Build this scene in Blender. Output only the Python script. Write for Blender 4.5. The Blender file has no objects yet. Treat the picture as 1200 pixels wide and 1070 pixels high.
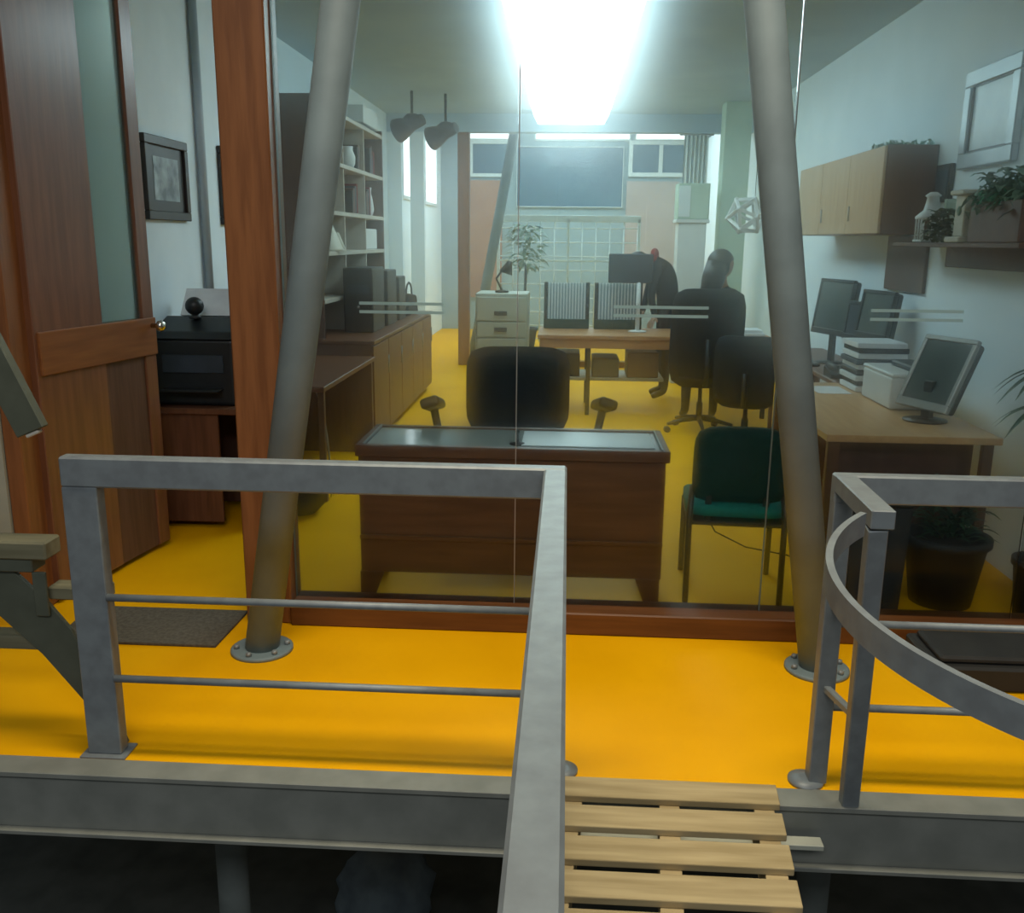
import bpy, bmesh, math, random
from mathutils import Vector, Matrix
random.seed(7)
S = bpy.context.scene
COL = S.collection
R = math.radians

# ------------------------------------------------------------------ camera, light, exposure
cam_data = bpy.data.cameras.new('camera')
cam = bpy.data.objects.new('camera', cam_data); COL.objects.link(cam)
cam_data.sensor_fit = 'HORIZONTAL'; cam_data.sensor_width = 36.0
cam_data.lens = 36.0 * 1083.3 / 1200.0
cam_data.clip_start = 0.05; cam_data.clip_end = 200
def set_camera(loc, pitch, yaw, roll):
    cy, sy = math.cos(yaw), math.sin(yaw)
    fwd = Vector((-sy * math.cos(pitch), cy * math.cos(pitch), -math.sin(pitch)))
    right = Vector((cy, sy, 0)); down = fwd.cross(right)
    c, s = math.cos(roll), math.sin(roll)
    r2 = c * right + s * down; d2 = -s * right + c * down
    m = Matrix((r2, -d2, -fwd)).transposed().to_4x4()
    m.translation = loc
    cam.matrix_world = m
set_camera(Vector((0, 0, 1.65)), R(13.19067), R(3.24979), R(-0.60958))
S.camera = cam

world = bpy.data.worlds.new('world'); S.world = world; world.use_nodes = True
bg = world.node_tree.nodes['Background']
bg.inputs[0].default_value = (0.85, 0.95, 1.0, 1); bg.inputs[1].default_value = 0.10

def area(name, loc, sx, sy, power, color, target=None):
    l = bpy.data.lights.new(name, 'AREA'); l.shape = 'RECTANGLE'; l.size = sx; l.size_y = sy
    l.energy = power; l.color = color
    o = bpy.data.objects.new(name, l); COL.objects.link(o); o.location = loc
    d = (Vector(target) - Vector(loc)) if target else Vector((0, 0, -1))
    o.rotation_euler = d.to_track_quat('-Z', 'Y').to_euler()
    return o
area('hall_lamp', (0.2, 2.25, 4.6), 3.0, 0.5, 49, (1.0, 0.88, 0.66)).data.spread = R(95)
area('rear_hall_lamp', (0.0, -2.6, 4.6), 4.0, 1.0, 120, (0.95, 0.97, 1.0), (0, 3.0, 0.0))
area('far_hall_lamp', (0.0, 15.0, 4.0), 3.0, 1.5, 190, (0.80, 0.96, 1.0))

S.view_settings.view_transform = 'Standard'; S.view_settings.look = 'None'
S.view_settings.gamma = 1.0; S.view_settings.exposure = 0.0
S.view_settings.use_curve_mapping = False
S.cycles.use_denoising = True
S.cycles.max_bounces = 10; S.cycles.transparent_max_bounces = 24
S.cycles.sample_clamp_indirect = 6.0

# ------------------------------------------------------------------ materials
MATS = {}
def base_mat(name):
    m = bpy.data.materials.new(name); m.use_nodes = True
    return m, m.node_tree, m.node_tree.nodes['Principled BSDF']
def noise_mix(nt, b, c1, c2, scale, detail=4, stretch=(1, 1, 1), bump=0.0, lo=.35, hi=.65, rough=None):
    tc = nt.nodes.new('ShaderNodeTexCoord'); mp = nt.nodes.new('ShaderNodeMapping')
    mp.inputs['Scale'].default_value = stretch
    nz = nt.nodes.new('ShaderNodeTexNoise'); nz.inputs['Scale'].default_value = scale; nz.inputs['Detail'].default_value = detail
    cr = nt.nodes.new('ShaderNodeValToRGB')
    cr.color_ramp.elements[0].position = lo; cr.color_ramp.elements[1].position = hi
    cr.color_ramp.elements[0].color = (*c1, 1); cr.color_ramp.elements[1].color = (*c2, 1)
    nt.links.new(tc.outputs['Object'], mp.inputs[0]); nt.links.new(mp.outputs[0], nz.inputs['Vector'])
    nt.links.new(nz.outputs['Fac'], cr.inputs[0]); nt.links.new(cr.outputs[0], b.inputs['Base Color'])
    if bump:
        bp = nt.nodes.new('ShaderNodeBump'); bp.inputs['Strength'].default_value = bump; bp.inputs['Distance'].default_value = .01
        nt.links.new(nz.outputs['Fac'], bp.inputs['Height']); nt.links.new(bp.outputs[0], b.inputs['Normal'])
def mat(name, c, rough=.5, metal=0.0, c2=None, scale=6, stretch=(1, 1, 1), bump=0.0, spec=.5, coat=0.0):
    m, nt, b = base_mat(name)
    b.inputs['Roughness'].default_value = rough; b.inputs['Metallic'].default_value = metal
    b.inputs['Specular IOR Level'].default_value = spec
    b.inputs['Coat Weight'].default_value = coat
    b.inputs['Base Color'].default_value = (*c, 1)
    c2 = c2 or tuple(v * .85 for v in c)
    noise_mix(nt, b, c2, c, scale, stretch=stretch, bump=bump)
    MATS[name] = m
    return m
def wood(name, c1, c2, axis='z', rough=.4, coat=.15, spec=.35):
    st = {'x': (1.2, 14, 14), 'y': (14, 1.2, 14), 'z': (14, 14, 1.2)}[axis]
    m = mat(name, c1, rough, 0, c2, 2.2, st, .08, spec, coat); m.node_tree.nodes['Principled BSDF'].inputs['Coat Roughness'].default_value = .3; return m
def emit(name, c, s):
    m = bpy.data.materials.new(name); m.use_nodes = True; nt = m.node_tree
    nt.nodes.clear(); e = nt.nodes.new('ShaderNodeEmission'); o = nt.nodes.new('ShaderNodeOutputMaterial')
    e.inputs[0].default_value = (*c, 1); e.inputs[1].default_value = s
    nt.links.new(e.outputs[0], o.inputs[0]); MATS[name] = m; return m
def glass(name, film=.03, tint=(.93, .96, .95), halo=0.0, rough=.03):
    m = bpy.data.materials.new(name); m.use_nodes = True; nt = m.node_tree; nt.nodes.clear()
    N, L = nt.nodes.new, nt.links.new
    o = N('ShaderNodeOutputMaterial'); t = N('ShaderNodeBsdfTransparent'); t.inputs[0].default_value = (*tint, 1)
    g = N('ShaderNodeBsdfGlossy'); g.inputs['Roughness'].default_value = rough
    f = N('ShaderNodeFresnel'); f.inputs[0].default_value = 1.2
    mx = N('ShaderNodeMixShader'); L(f.outputs[0], mx.inputs[0]); L(t.outputs[0], mx.inputs[1]); L(g.outputs[0], mx.inputs[2])
    d = N('ShaderNodeBsdfTranslucent'); d.inputs[0].default_value = (.8, .9, .9, 1)
    m2 = N('ShaderNodeMixShader'); m2.inputs[0].default_value = film
    L(mx.outputs[0], m2.inputs[1]); L(d.outputs[0], m2.inputs[2])
    last = m2
    if halo:
        r = N('ShaderNodeBsdfRefraction'); r.inputs['IOR'].default_value = 1.11; r.inputs['Roughness'].default_value = .8
        m3 = N('ShaderNodeMixShader'); m3.inputs[0].default_value = halo
        L(last.outputs[0], m3.inputs[1]); L(r.outputs[0], m3.inputs[2]); last = m3
    L(last.outputs[0], o.inputs[0]); MATS[name] = m; return m

# yellow floor paint, worn in soft patches
mat('yellow_paint', (.90, .44, .001), .5, 0, (.82, .39, .0), 1.6, bump=.01, spec=.08)
mat('plaster', (.80, .90, .95), .9, 0, (.75, .85, .90), 3, bump=.15, spec=.2)
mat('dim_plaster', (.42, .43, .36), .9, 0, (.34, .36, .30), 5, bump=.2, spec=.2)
mat('ceiling_board', (.46, .58, .66), .9, 0, (.42, .53, .61), 2, spec=.2)
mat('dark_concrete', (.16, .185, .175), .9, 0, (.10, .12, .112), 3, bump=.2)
mat('steel_paint', (.27, .29, .29), .42, .25, (.22, .235, .235), 14, bump=.03)
mat('rail_paint', (.22, .25, .26), .45, .15, (.18, .20, .21), 20, bump=.03)
mat('beam_paint', (.24, .25, .22), .55, .05, (.19, .20, .175), 8, bump=.05)
mat('tube_paint', (.185, .24, .25), .62, .0, (.15, .195, .205), 5, bump=.03)
mat('stair_paint', (.105, .115, .08), .55, .05, (.08, .088, .06), 9, bump=.05)
wood('door_wood', (.21, .085, .042), (.155, .06, .028), 'z', .3, .5)
wood('rail_wood', (.27, .10, .03), (.20, .07, .02), 'y', .35, .2)
wood('post_wood', (.27, .105, .035), (.19, .07, .022), 'z', .4, .1)
wood('sill_wood', (.16, .058, .014), (.11, .038, .009), 'x', .5, .05)
wood('desk_wood', (.16, .062, .022), (.11, .04, .014), 'x', .45, .1)
wood('cabinet_wood', (.16, .065, .032), (.11, .043, .02), 'z', .45, .05)
wood('brown_board', (.14, .07, .045), (.10, .048, .03), 'z', .5, .05)
wood('tan_board', (.52, .35, .20), (.44, .29, .16), 'z', .55, .0)
wood('table_wood', (.50, .25, .10), (.40, .19, .075), 'x', .4, .1)
wood('desk_top_wood', (.62, .36, .15), (.52, .28, .115), 'y', .4, .1)
wood('pallet_wood', (.47, .37, .20), (.34, .26, .13), 'x', .75, 0, .2)
wood('tread_wood', (.20, .19, .12), (.15, .14, .085), 'x', .7, 0, .2)
mat('black_plastic', (.014, .017, .018), .45, 0, (.010, .012, .013), 12)
mat('black_fabric', (.016, .021, .025), .9, 0, (.010, .014, .017), 40, bump=.2, spec=.2)
mat('dark_blue', (.03, .045, .065), .6, 0, (.022, .035, .05), 8)
mat('red_cloth', (.25, .03, .03), .9, 0, (.18, .02, .02), 30, spec=.1)
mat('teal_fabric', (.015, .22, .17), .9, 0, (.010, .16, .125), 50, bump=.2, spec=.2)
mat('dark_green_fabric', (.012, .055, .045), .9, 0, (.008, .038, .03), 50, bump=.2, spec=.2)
mat('grey_metal', (.33, .33, .31), .4, .4, (.28, .28, .26), 10)
mat('conduit_paint', (.46, .53, .58), .7, 0, (.42, .49, .54), 6)
mat('chrome', (.75, .72, .65), .18, 1.0)
mat('pale_metal', (.48, .50, .42), .5, .05, (.44, .46, .38), 5)
mat('white_plastic', (.72, .74, .72), .5, 0, (.66, .68, .66), 6)
mat('warm_white', (.62, .58, .48), .6, 0, (.54, .50, .41), 8)
mat('shelf_edge', (.55, .50, .43), .6, 0, (.48, .43, .37), 8)
mat('paper', (.78, .80, .80), .8, 0, (.70, .72, .73), 9)
mat('desk_glass', (.30, .33, .31), .12, 0, (.26, .29, .27), 3)
mat('blotter', (.62, .66, .64), .35, 0, (.55, .60, .58), 3)
mat('mat_rubber', (.13, .115, .09), .95, 0, (.09, .08, .062), 60, bump=.4, spec=.1)
mat('screen_glass', (.05, .075, .07), .22, 0, (.04, .06, .056), 3)
mat('silver_frame', (.45, .50, .53), .35, .4, (.38, .43, .46), 6)
mat('print_paper', (.62, .72, .78), .3, 0, (.45, .56, .63), 5)
mat('photo_print', (.42, .48, .50), .4, 0, (.10, .12, .13), 9)
mat('frame_black', (.035, .028, .025), .4, 0, (.025, .02, .018), 9)
mat('leaf_green', (.03, .085, .035), .55, 0, (.018, .05, .02), 10)
mat('leaf_pale', (.16, .26, .18), .6, 0, (.09, .17, .11), 14)
mat('tinsel_green', (.05, .42, .22), .3, .3, (.03, .28, .14), 30)
mat('tinsel_pale', (.34, .58, .48), .3, .3, (.22, .42, .34), 30)
mat('soil', (.03, .02, .013), .95, 0, (.018, .012, .008), 30, bump=.5)
mat('pot_dark', (.022, .022, .020), .7, 0, (.015, .015, .014), 8)
mat('skin', (.42, .24, .16), .6, 0, (.36, .20, .13), 8)
mat('hair_dark', (.012, .010, .009), .5, 0, (.006, .005, .005), 60, (6, 6, 1), .2)
mat('jeans', (.025, .03, .042), .9, 0, (.018, .022, .03), 40, spec=.1)
mat('facade', (.33, .42, .46), .8, 0, (.28, .37, .41), 2)
mat('facade_orange', (.42, .22, .15), .7, 0, (.36, .18, .12), 3)
mat('facade_pink', (.50, .40, .37), .7, 0, (.44, .35, .32), 3)
mat('facade_dark', (.10, .19, .27), .3, 0, (.07, .14, .21), 2)
mat('white_frame', (.74, .80, .80), .5, 0, (.68, .74, .74), 6)
mat('pale_green', (.50, .62, .50), .6, 0, (.44, .56, .44), 4)
mat('pale_blue_cloth', (.20, .26, .29), .9, 0, (.13, .17, .20), 6, bump=.5)
mat('frosted_film', (.27, .40, .40), .7, 0, (.24, .36, .36), 9)
mat('silicone', (.14, .16, .15), .5, 0, (.11, .13, .12), 9)
emit('lamp_light', (.76, 1.0, 1.04), 6.4)
emit('window_light', (.86, .97, 1.0), 3.2)
glass('pane_glass', .005, (.885, .93, .925), halo=.16)
glass('door_glass', .16, (.75, .82, .78), rough=.35)
glass('far_glass', .02)

# ------------------------------------------------------------------ mesh helpers
class MB:
    def __init__(self): self.bm = bmesh.new()
    def _merge(self, tmp, M=None):
        if M is not None: bmesh.ops.transform(tmp, matrix=M, verts=tmp.verts)
        me = bpy.data.meshes.new('tmp'); tmp.to_mesh(me); tmp.free()
        self.bm.from_mesh(me); bpy.data.meshes.remove(me)
    def box(self, a, b, bev=.004, M=None, seg=1):
        t = bmesh.new(); bmesh.ops.create_cube(t, size=1)
        a, b = Vector(a), Vector(b); s = b - a; c = (a + b) / 2
        for v in t.verts: v.co = Vector((v.co.x * s.x, v.co.y * s.y, v.co.z * s.z)) + c
        w = min(bev, .45 * min(abs(s.x), abs(s.y), abs(s.z)))
        if w > 1e-4: bmesh.ops.bevel(t, geom=t.edges[:], offset=w, segments=seg, affect='EDGES', profile=.5)
        self._merge(t, M); return self
    def bar(self, p, q, w, h, up=(0, 0, 1), bev=.003):     # rectangular bar from p to q
        p, q = Vector(p), Vector(q); d = q - p; L = d.length; d.normalize(); u = Vector(up)
        if abs(d.dot(u)) > .98: u = Vector((0, 1, 0))
        x = d.cross(u).normalized(); u = x.cross(d).normalized()
        M = Matrix((x, d, u)).transposed().to_4x4(); M.translation = p
        return self.box((-w / 2, 0, -h / 2), (w / 2, L, h / 2), bev, M)
    def tube(self, pts, r, n=12, cap=True):
        pts = [Vector(p) for p in pts]; rs = r if isinstance(r, (list, tuple)) else [r] * len(pts)
        rings = []; ref = None
        for i, p in enumerate(pts):
            d = (pts[min(i + 1, len(pts) - 1)] - pts[max(i - 1, 0)]).normalized()
            if ref is None:
                ref = Vector((0, 0, 1)) if abs(d.z) < .9 else Vector((1, 0, 0))
            x = (ref - d * ref.dot(d)).normalized(); ref = x; y = d.cross(x)
            rings.append([self.bm.verts.new(p + rs[i] * (math.cos(2 * math.pi * k / n) * x + math.sin(2 * math.pi * k / n) * y)) for k in range(n)])
        for a, b in zip(rings, rings[1:]):
            for k in range(n):
                f = self.bm.faces.new((a[k], a[(k + 1) % n], b[(k + 1) % n], b[k])); f.smooth = True
        if cap:
            self.bm.faces.new(rings[0][::-1]); self.bm.faces.new(rings[-1])
        return self
    def ribbon(self, pts, w, h):                            # flat band swept along pts: w sideways, h down from the path
        pts = [Vector(p) for p in pts]; rings = []
        for i, p in enumerate(pts):
            d = (pts[min(i + 1, len(pts) - 1)] - pts[max(i - 1, 0)]); d.z = 0; d.normalize()
            s = Vector((-d.y, d.x, 0)) * (w / 2); dn = Vector((0, 0, -h))
            rings.append([self.bm.verts.new(v) for v in (p - s, p + s, p + s + dn, p - s + dn)])
        for a, b in zip(rings, rings[1:]):
            for k in range(4): self.bm.faces.new((a[k], a[(k + 1) % 4], b[(k + 1) % 4], b[k]))
        self.bm.faces.new(rings[0][::-1]); self.bm.faces.new(rings[-1]); return self
    def lathe(self, prof, c, n=24, M=None):
        t = bmesh.new(); rings = []
        for r, z in prof:
            rings.append([t.verts.new((max(r, 1e-4) * math.cos(2 * math.pi * k / n), max(r, 1e-4) * math.sin(2 * math.pi * k / n), z)) for k in range(n)])
        for a, b in zip(rings, rings[1:]):
            for k in range(n):
                f = t.faces.new((a[k], a[(k + 1) % n], b[(k + 1) % n], b[k])); f.smooth = True
        t.faces.new(rings[0][::-1]); t.faces.new(rings[-1])
        self._merge(t, Matrix.Translation(c) @ (M or Matrix())); return self
    def ball(self, c, r, sc=(1, 1, 1), sub=2, M=None):
        t = bmesh.new(); bmesh.ops.create_icosphere(t, subdivisions=sub, radius=r)
        for f in t.faces: f.smooth = True
        for v in t.verts: v.co = Vector((v.co.x * sc[0], v.co.y * sc[1], v.co.z * sc[2]))
        self._merge(t, Matrix.Translation(c) @ (M or Matrix())); return self
    def prism(self, poly, d0, d1, axis='y', bev=0.0):        # polygon in the two other axes, extruded along axis
        def P(a, b, d): return {'y': (a, d, b), 'x': (d, a, b), 'z': (a, b, d)}[axis]
        t = bmesh.new()
        A = [t.verts.new(P(a, b, d0)) for a, b in poly]; B = [t.verts.new(P(a, b, d1)) for a, b in poly]
        n = len(poly)
        t.faces.new(A); t.faces.new(B[::-1])
        for k in range(n): t.faces.new((A[k], B[k], B[(k + 1) % n], A[(k + 1) % n]))
        bmesh.ops.recalc_face_normals(t, faces=t.faces)
        if bev: bmesh.ops.bevel(t, geom=t.edges[:], offset=bev, segments=2, affect='EDGES', profile=.5)
        self._merge(t); return self
    def leaf(self, p, d, L, w, droop=.4, n=5, side=None):    # a bent leaf blade with thickness from its fold
        p = Vector(p); d = Vector(d).normalized()
        s = d.cross(Vector((0, 0, 1)))
        s = s.normalized() if s.length > 1e-3 else Vector((1, 0, 0))
        prev = None
        for i in range(n + 1):
            t = i / n; q = p + d * L * t - Vector((0, 0, 1)) * droop * L * t * t
            hw = w * math.sin(math.pi * (.08 + .92 * t) ** .8) * .5 + .001
            row = [self.bm.verts.new(q - s * hw + Vector((0, 0, .25 * hw))), self.bm.verts.new(q), self.bm.verts.new(q + s * hw + Vector((0, 0, .25 * hw)))]
            if prev:
                for k in range(2): self.bm.faces.new((prev[k], prev[k + 1], row[k + 1], row[k]))
            prev = row
        return self
    def build(self, name, m, parent=None, label=None, local=False):
        bmesh.ops.recalc_face_normals(self.bm, faces=self.bm.faces)
        if parent is not None and not local:
            off = ROOTLOC.get(parent.name, Vector((0, 0, 0)))
            bmesh.ops.translate(self.bm, vec=-off, verts=self.bm.verts)
        me = bpy.data.meshes.new(name); self.bm.to_mesh(me); self.bm.free()
        me.materials.append(MATS[m] if isinstance(m, str) else m)
        o = bpy.data.objects.new(name, me); COL.objects.link(o)
        if parent is not None:
            o.parent = parent
            ROOTLOC[o.name] = ROOTLOC.get(parent.name, Vector((0, 0, 0)))
        if label: o['label'] = label
        return o
ROOTLOC = {}
def tag(o, label, cat, group=None):
    o['label'] = label; o['category'] = cat
    if group: o['group'] = group
    return o
def thing(name, label, cat, loc, group=None, rz=0.0):
    o = bpy.data.objects.new(name, None); COL.objects.link(o)
    o.location = loc; o.rotation_euler = (0, 0, rz); o.empty_display_size = .1
    ROOTLOC[o.name] = Vector(loc)
    return tag(o, label, cat, group)
def single(name, mb, m, label, cat, group=None): return tag(mb.build(name, m), label, cat, group)
def struct(o, label=None):
    o['kind'] = 'structure'
    if label: o['label'] = label
    return o
def struct_root(name, loc):
    o = bpy.data.objects.new(name, None); COL.objects.link(o); o.location = loc
    ROOTLOC[o.name] = Vector(loc); o['kind'] = 'structure'; return o
def copy_thing(root, loc, rz, label):
    r = root.copy(); COL.objects.link(r); r.location = loc; r.rotation_euler = (0, 0, rz); r['label'] = label
    for ch in list(root.children):
        c = ch.copy(); COL.objects.link(c); c.parent = r
        for g in list(ch.children):
            d = g.copy(); COL.objects.link(d); d.parent = c
    return r

# ------------------------------------------------------------------ the shell
JX = -2.39
XL, XR, YF, YB, ZC = -2.35, 2.28, 3.80, 12.40, 3.20
struct(MB().box((-5, 2.585, -.12), (5, 18.0, 0), .0).build('floor', 'yellow_paint'))
struct(MB().box((XL, YF + .05, ZC), (XR, YB, ZC + .12), 0).build('ceiling', 'ceiling_board'))
struct(MB().box((XL - .15, YF + .05, 0), (XL, 17.5, ZC + .12), 0).build('wall_left', 'plaster'))
struct(MB().box((XR, YF + .05, 0), (XR + .15, 17.5, ZC + .12), 0).build('wall_right', 'plaster'))
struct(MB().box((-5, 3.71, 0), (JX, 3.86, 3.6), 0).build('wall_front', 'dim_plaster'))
struct(MB().box((-5, 17.5, 0), (5, 17.7, 4.6), 0).build('wall_far', 'facade'))
struct(MB().box((-5, YB + .2, 4.5), (5, 17.7, 4.6), 0).build('ceiling_far', 'facade'))
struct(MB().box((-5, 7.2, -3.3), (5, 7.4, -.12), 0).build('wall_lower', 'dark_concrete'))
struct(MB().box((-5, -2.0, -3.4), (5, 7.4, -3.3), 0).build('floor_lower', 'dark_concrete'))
struct(MB().box((-1.2, -2.0, -.28), (1.6, .62, -.105), 0).build('floor_landing', 'beam_paint'))
# steel edge beam of the platform
struct(MB().box((-5, 2.525, -.2), (5, 2.545, 0), .002).box((-5, 2.505, -.012), (5, 2.60, .006), .002)
       .box((-5, 2.50, -.215), (5, 2.60, -.2), .002).build('trim_1', 'beam_paint'))
# front glazing: sill, post, head, panes
w1 = struct_root('window_1', (0, YF, 0))
MB().box((-1.17, 3.70, 0), (2.9, 3.87, .10), .006).build('sill', 'sill_wood', w1)
MB().box((-2.50, 3.70, 3.10), (2.9, 3.88, 3.30), .006).build('head_beam', 'post_wood', w1)
MB().box((-1.37, 3.72, 0), (-1.17, 3.88, 3.10), .006).build('post', 'post_wood', w1)
MB().box((JX + .002, 3.72, 0), (-2.31, 3.88, 3.10), .006).build('jamb', 'post_wood', w1)
PX = [(-1.17, -.20), (-.20, .86), (.86, 1.92), (1.92, 2.9)]
for x0, x1 in PX:
    pn = MB().box((x0 + .004, 3.795, .10), (x1 - .004, 3.805, 3.10), 0).build('pane', 'pane_glass', w1)
for (x0, x1) in ((-.85, -.50), (.19, .57), (1.21, 1.57)):
    MB().box((x0, 3.7925, 1.385), (x1, 3.7945, 1.397), 0).box((x0, 3.7925, 1.350), (x1, 3.7945, 1.362), 0).build('safety_stripe', 'frosted_film', w1)
for x in (-1.166, .86):
    MB().box((x - .0018, 3.790, .10), (x + .0018, 3.809, 3.10), 0).build('glass_seam', 'silicone', w1)
MB().box((-.2015, 3.792, .10), (-.1985, 3.808, 3.10), 0).build('glass_seam', 'grey_metal', w1)
# open door leaf
d1 = struct_root('door_1', (-2.30, 3.85, 0)); d1.rotation_euler = (0, 0, R(-9.0))
LW = .885
for nm, a, b, mt in (('wood_panel', 0, .47, 'door_wood'), ('free_stile', .79, LW, 'door_wood')):
    MB().box((-.022, a, .03), (.022, b, 3.08), .004).build(nm, mt, d1, local=True)
MB().box((-.006, .47, 1.24), (.006, .79, 3.08), 0).build('glass_strip', 'door_glass', d1, local=True)
MB().box((-.012, .47, .03), (.012, .79, 1.06), 0).build('lower_strip', 'brown_board', d1, local=True)
MB().box((-.034, .02, 1.05), (.034, LW, 1.24), .004).build('mid_rail', 'rail_wood', d1, local=True)
kb = MB().lathe([(.012, 0), (.012, .03), (.026, .04), (.03, .055), (.022, .07), (.005, .075)], (.034, .845, 1.20), 16, Matrix.Rotation(R(90), 4, 'Y'))
kb.build('knob', 'chrome', d1, local=True)

# rear glazing with its own post and bulkhead
w2 = struct_root('window_2', (0, YB, 0))
MB().box((-1.44, 12.34, 0), (-1.29, 12.48, 3.0), .006).build('post', 'post_wood', w2)
MB().box((XL, 12.32, 2.98), (XR, 12.50, 3.32), .006).build('bulkhead', 'ceiling_board', w2)
for x0, x1 in ((-1.29, -.15), (-.15, 1.0), (1.0, 1.75)):
    MB().box((x0 + .004, 12.395, .08), (x1 - .004, 12.405, 2.98), 0).build('pane', 'far_glass', w2)
MB().box((-1.29, 12.34, 0), (XR, 12.46, .08), .004).build('sill', 'sill_wood', w2)
struct(MB().box((XL, 12.35, 0), (-2.17, 12.45, 2.98), .003).box((-2.06, 12.35, 0), (-1.88, 12.45, 2.98), .003).build('wall_back', 'plaster'))
struct(MB().box((1.75, 11.2, 0), (2.05, 11.5, ZC), .004).build('trim_2', 'pale_green'))

# far facade across the rear void
def far_window(name, x0, x1, z0, z1, mt, fr=.05, mull=()):
    w = struct_root(name, ((x0 + x1) / 2, 17.48, z0))
    MB().box((x0, 17.47, z0), (x1, 17.49, z1), 0).build('pane', mt, w)
    f = MB().box((x0 - fr, 17.43, z0 - fr), (x1 + fr, 17.5, z0), .002).box((x0 - fr, 17.43, z1), (x1 + fr, 17.5, z1 + fr), .002)
    f.box((x0 - fr, 17.43, z0), (x0, 17.5, z1), .002).box((x1, 17.43, z0), (x1 + fr, 17.5, z1), .002)
    for x in mull: f.box((x - fr / 2, 17.43, z0), (x + fr / 2, 17.5, z1), .002)
    f.build('frame', 'white_frame', w)
far_window('window_3', -1.86, -1.10, 3.42, 3.62, 'window_light', .03)
far_window('window_4', -.62, 1.05, 3.42, 3.62, 'window_light', .03)
far_window('window_5', 1.17, 2.26, 3.42, 3.62, 'window_light', .03)
far_window('window_6', -1.76, -1.13, 2.82, 3.33, 'facade_dark', .06)
far_window('window_7', -.95, .95, 2.25, 3.28, 'facade_dark', .012)
far_window('window_8', 1.12, 2.22, 2.85, 3.33, 'facade_dark', .07, (1.62,))
for nm, y0, y1, z0 in (('window_9', 15.5, 16.75, 2.25), ('window_10', 13.4, 14.1, 2.25)):
    w = struct_root(nm, (XL, y0, z0))
    MB().box((XL, y0, z0), (XL + .012, y1, 3.22), 0).build('pane', 'window_light', w)
    MB().box((XL, y0 - .04, z0 - .05), (XL + .03, y1 + .04, z0), .002).box((XL, y0 - .04, z0), (XL + .03, y0, 3.24), .002).box((XL, y1, z0), (XL + .03, y1 + .04, 3.24), .002).build('frame', 'white_frame', w)
struct(MB().box((-1.85, 17.44, .6), (-1.22, 17.5, 2.70), .004).build('trim_3', 'facade_orange'))
struct(MB().box((1.03, 17.44, .6), (1.98, 17.5, 2.70), .004).build('trim_4', 'facade_pink'))

# ------------------------------------------------------------------ ceiling lamps
for k, y0 in enumerate((6.10, 8.07, 10.04)):
    t = thing('ceiling_lamp', ['wide white ceiling lamp nearest to the glass front, glaring', 'wide white ceiling lamp in the middle of the glaring row',
              'wide white ceiling lamp farthest from the glass front, at the end of the row'][k], 'lamp', (0, y0 + .95, ZC), 'ceiling lamps in a row')
    MB().box((-.30, y0 + .05, 3.17), (.30, y0 + 1.88, ZC), .002).build('housing', 'white_plastic', t)
    MB().prism([(-.46, 3.14), (-.40, 3.03), (.40, 3.03), (.46, 3.14), (.40, 3.17), (-.40, 3.17)], y0 + .02, y0 + 1.91, 'y', .006).build('diffuser', 'lamp_light', t)

# ------------------------------------------------------------------ leaning tube columns
def column(label, base, top, r, fl=True, name='leaning_column'):
    t = thing(name, label, 'column', base)
    b, q = Vector(base), Vector(top)
    MB().tube([b + Vector((0, 0, .012)), b.lerp(q, .5), q], r, 28).build('shaft', 'tube_paint', t)
    if fl:
        MB().lathe([(.125, 0), (.125, .012), (.118, .016)], base, 32).build('base_flange', 'tube_paint', t)
        for k in range(6):
            a = k * math.pi / 3 + .3
            MB().lathe([(.012, 0), (.012, .012), (.008, .016)], Vector(base) + Vector((.1 * math.cos(a), .1 * math.sin(a), .016)), 6).build('bolt', 'steel_paint', t)
column('leaning grey steel tube column by the doormat', (-1.215, 3.45, 0), (-.695, 3.45, 3.15), .068)
column('leaning grey steel tube column behind the curved handrail', (1.025, 3.45, 0), (.535, 3.45, 3.15), .068)
column('thin leaning tube column far beyond the rear glass', (-1.33, 13.2, 0), (-.72, 13.2, 3.3), .07)

# ------------------------------------------------------------------ railings
def round_bar(p, q, r=.012): return MB().tube([p, q], r, 12)
yl = 2.65
t = thing('railing', 'left grey steel railing with a long handrail running to the viewer', 'railing', (-.72, yl, 0))
MB().bar((-1.465, yl, .008), (-1.465, yl, .905), .11, .05, (0, 1, 0)).build('post', 'rail_paint', t)
MB().bar((-.02, yl, .008), (-.02, yl, .905), .06, .05, (0, 1, 0)).build('post', 'rail_paint', t)
MB().box((-1.52, yl - .028, .905), (.012, yl + .022, 1.0), .006).build('top_rail', 'rail_paint', t)
MB().box((-.055, -.35, .935), (.012, yl - .028, 1.0), .006).build('handrail', 'rail_paint', t)
MB().bar((-.02, .35, -.1), (-.02, .35, .935), .05, .05, (0, 1, 0)).build('post', 'rail_paint', t)
for z in (.55, .275): round_bar((-1.41, yl - .02, z), (-.05, yl - .02, z)).build('mid_bar', 'rail_paint', t)
for z in (.55, .275): round_bar((-.02, .375, z), (-.02, yl - .025, z)).build('mid_bar', 'rail_paint', t)
MB().box((-1.54, yl - .045, 0), (-1.39, yl + .05, .008), .002).build('base_plate', 'rail_paint', t)
MB().lathe([(.05, 0), (.05, .01), (.02, .014)], (.02, yl, 0), 20).build('base_plate', 'rail_paint', t)

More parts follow.
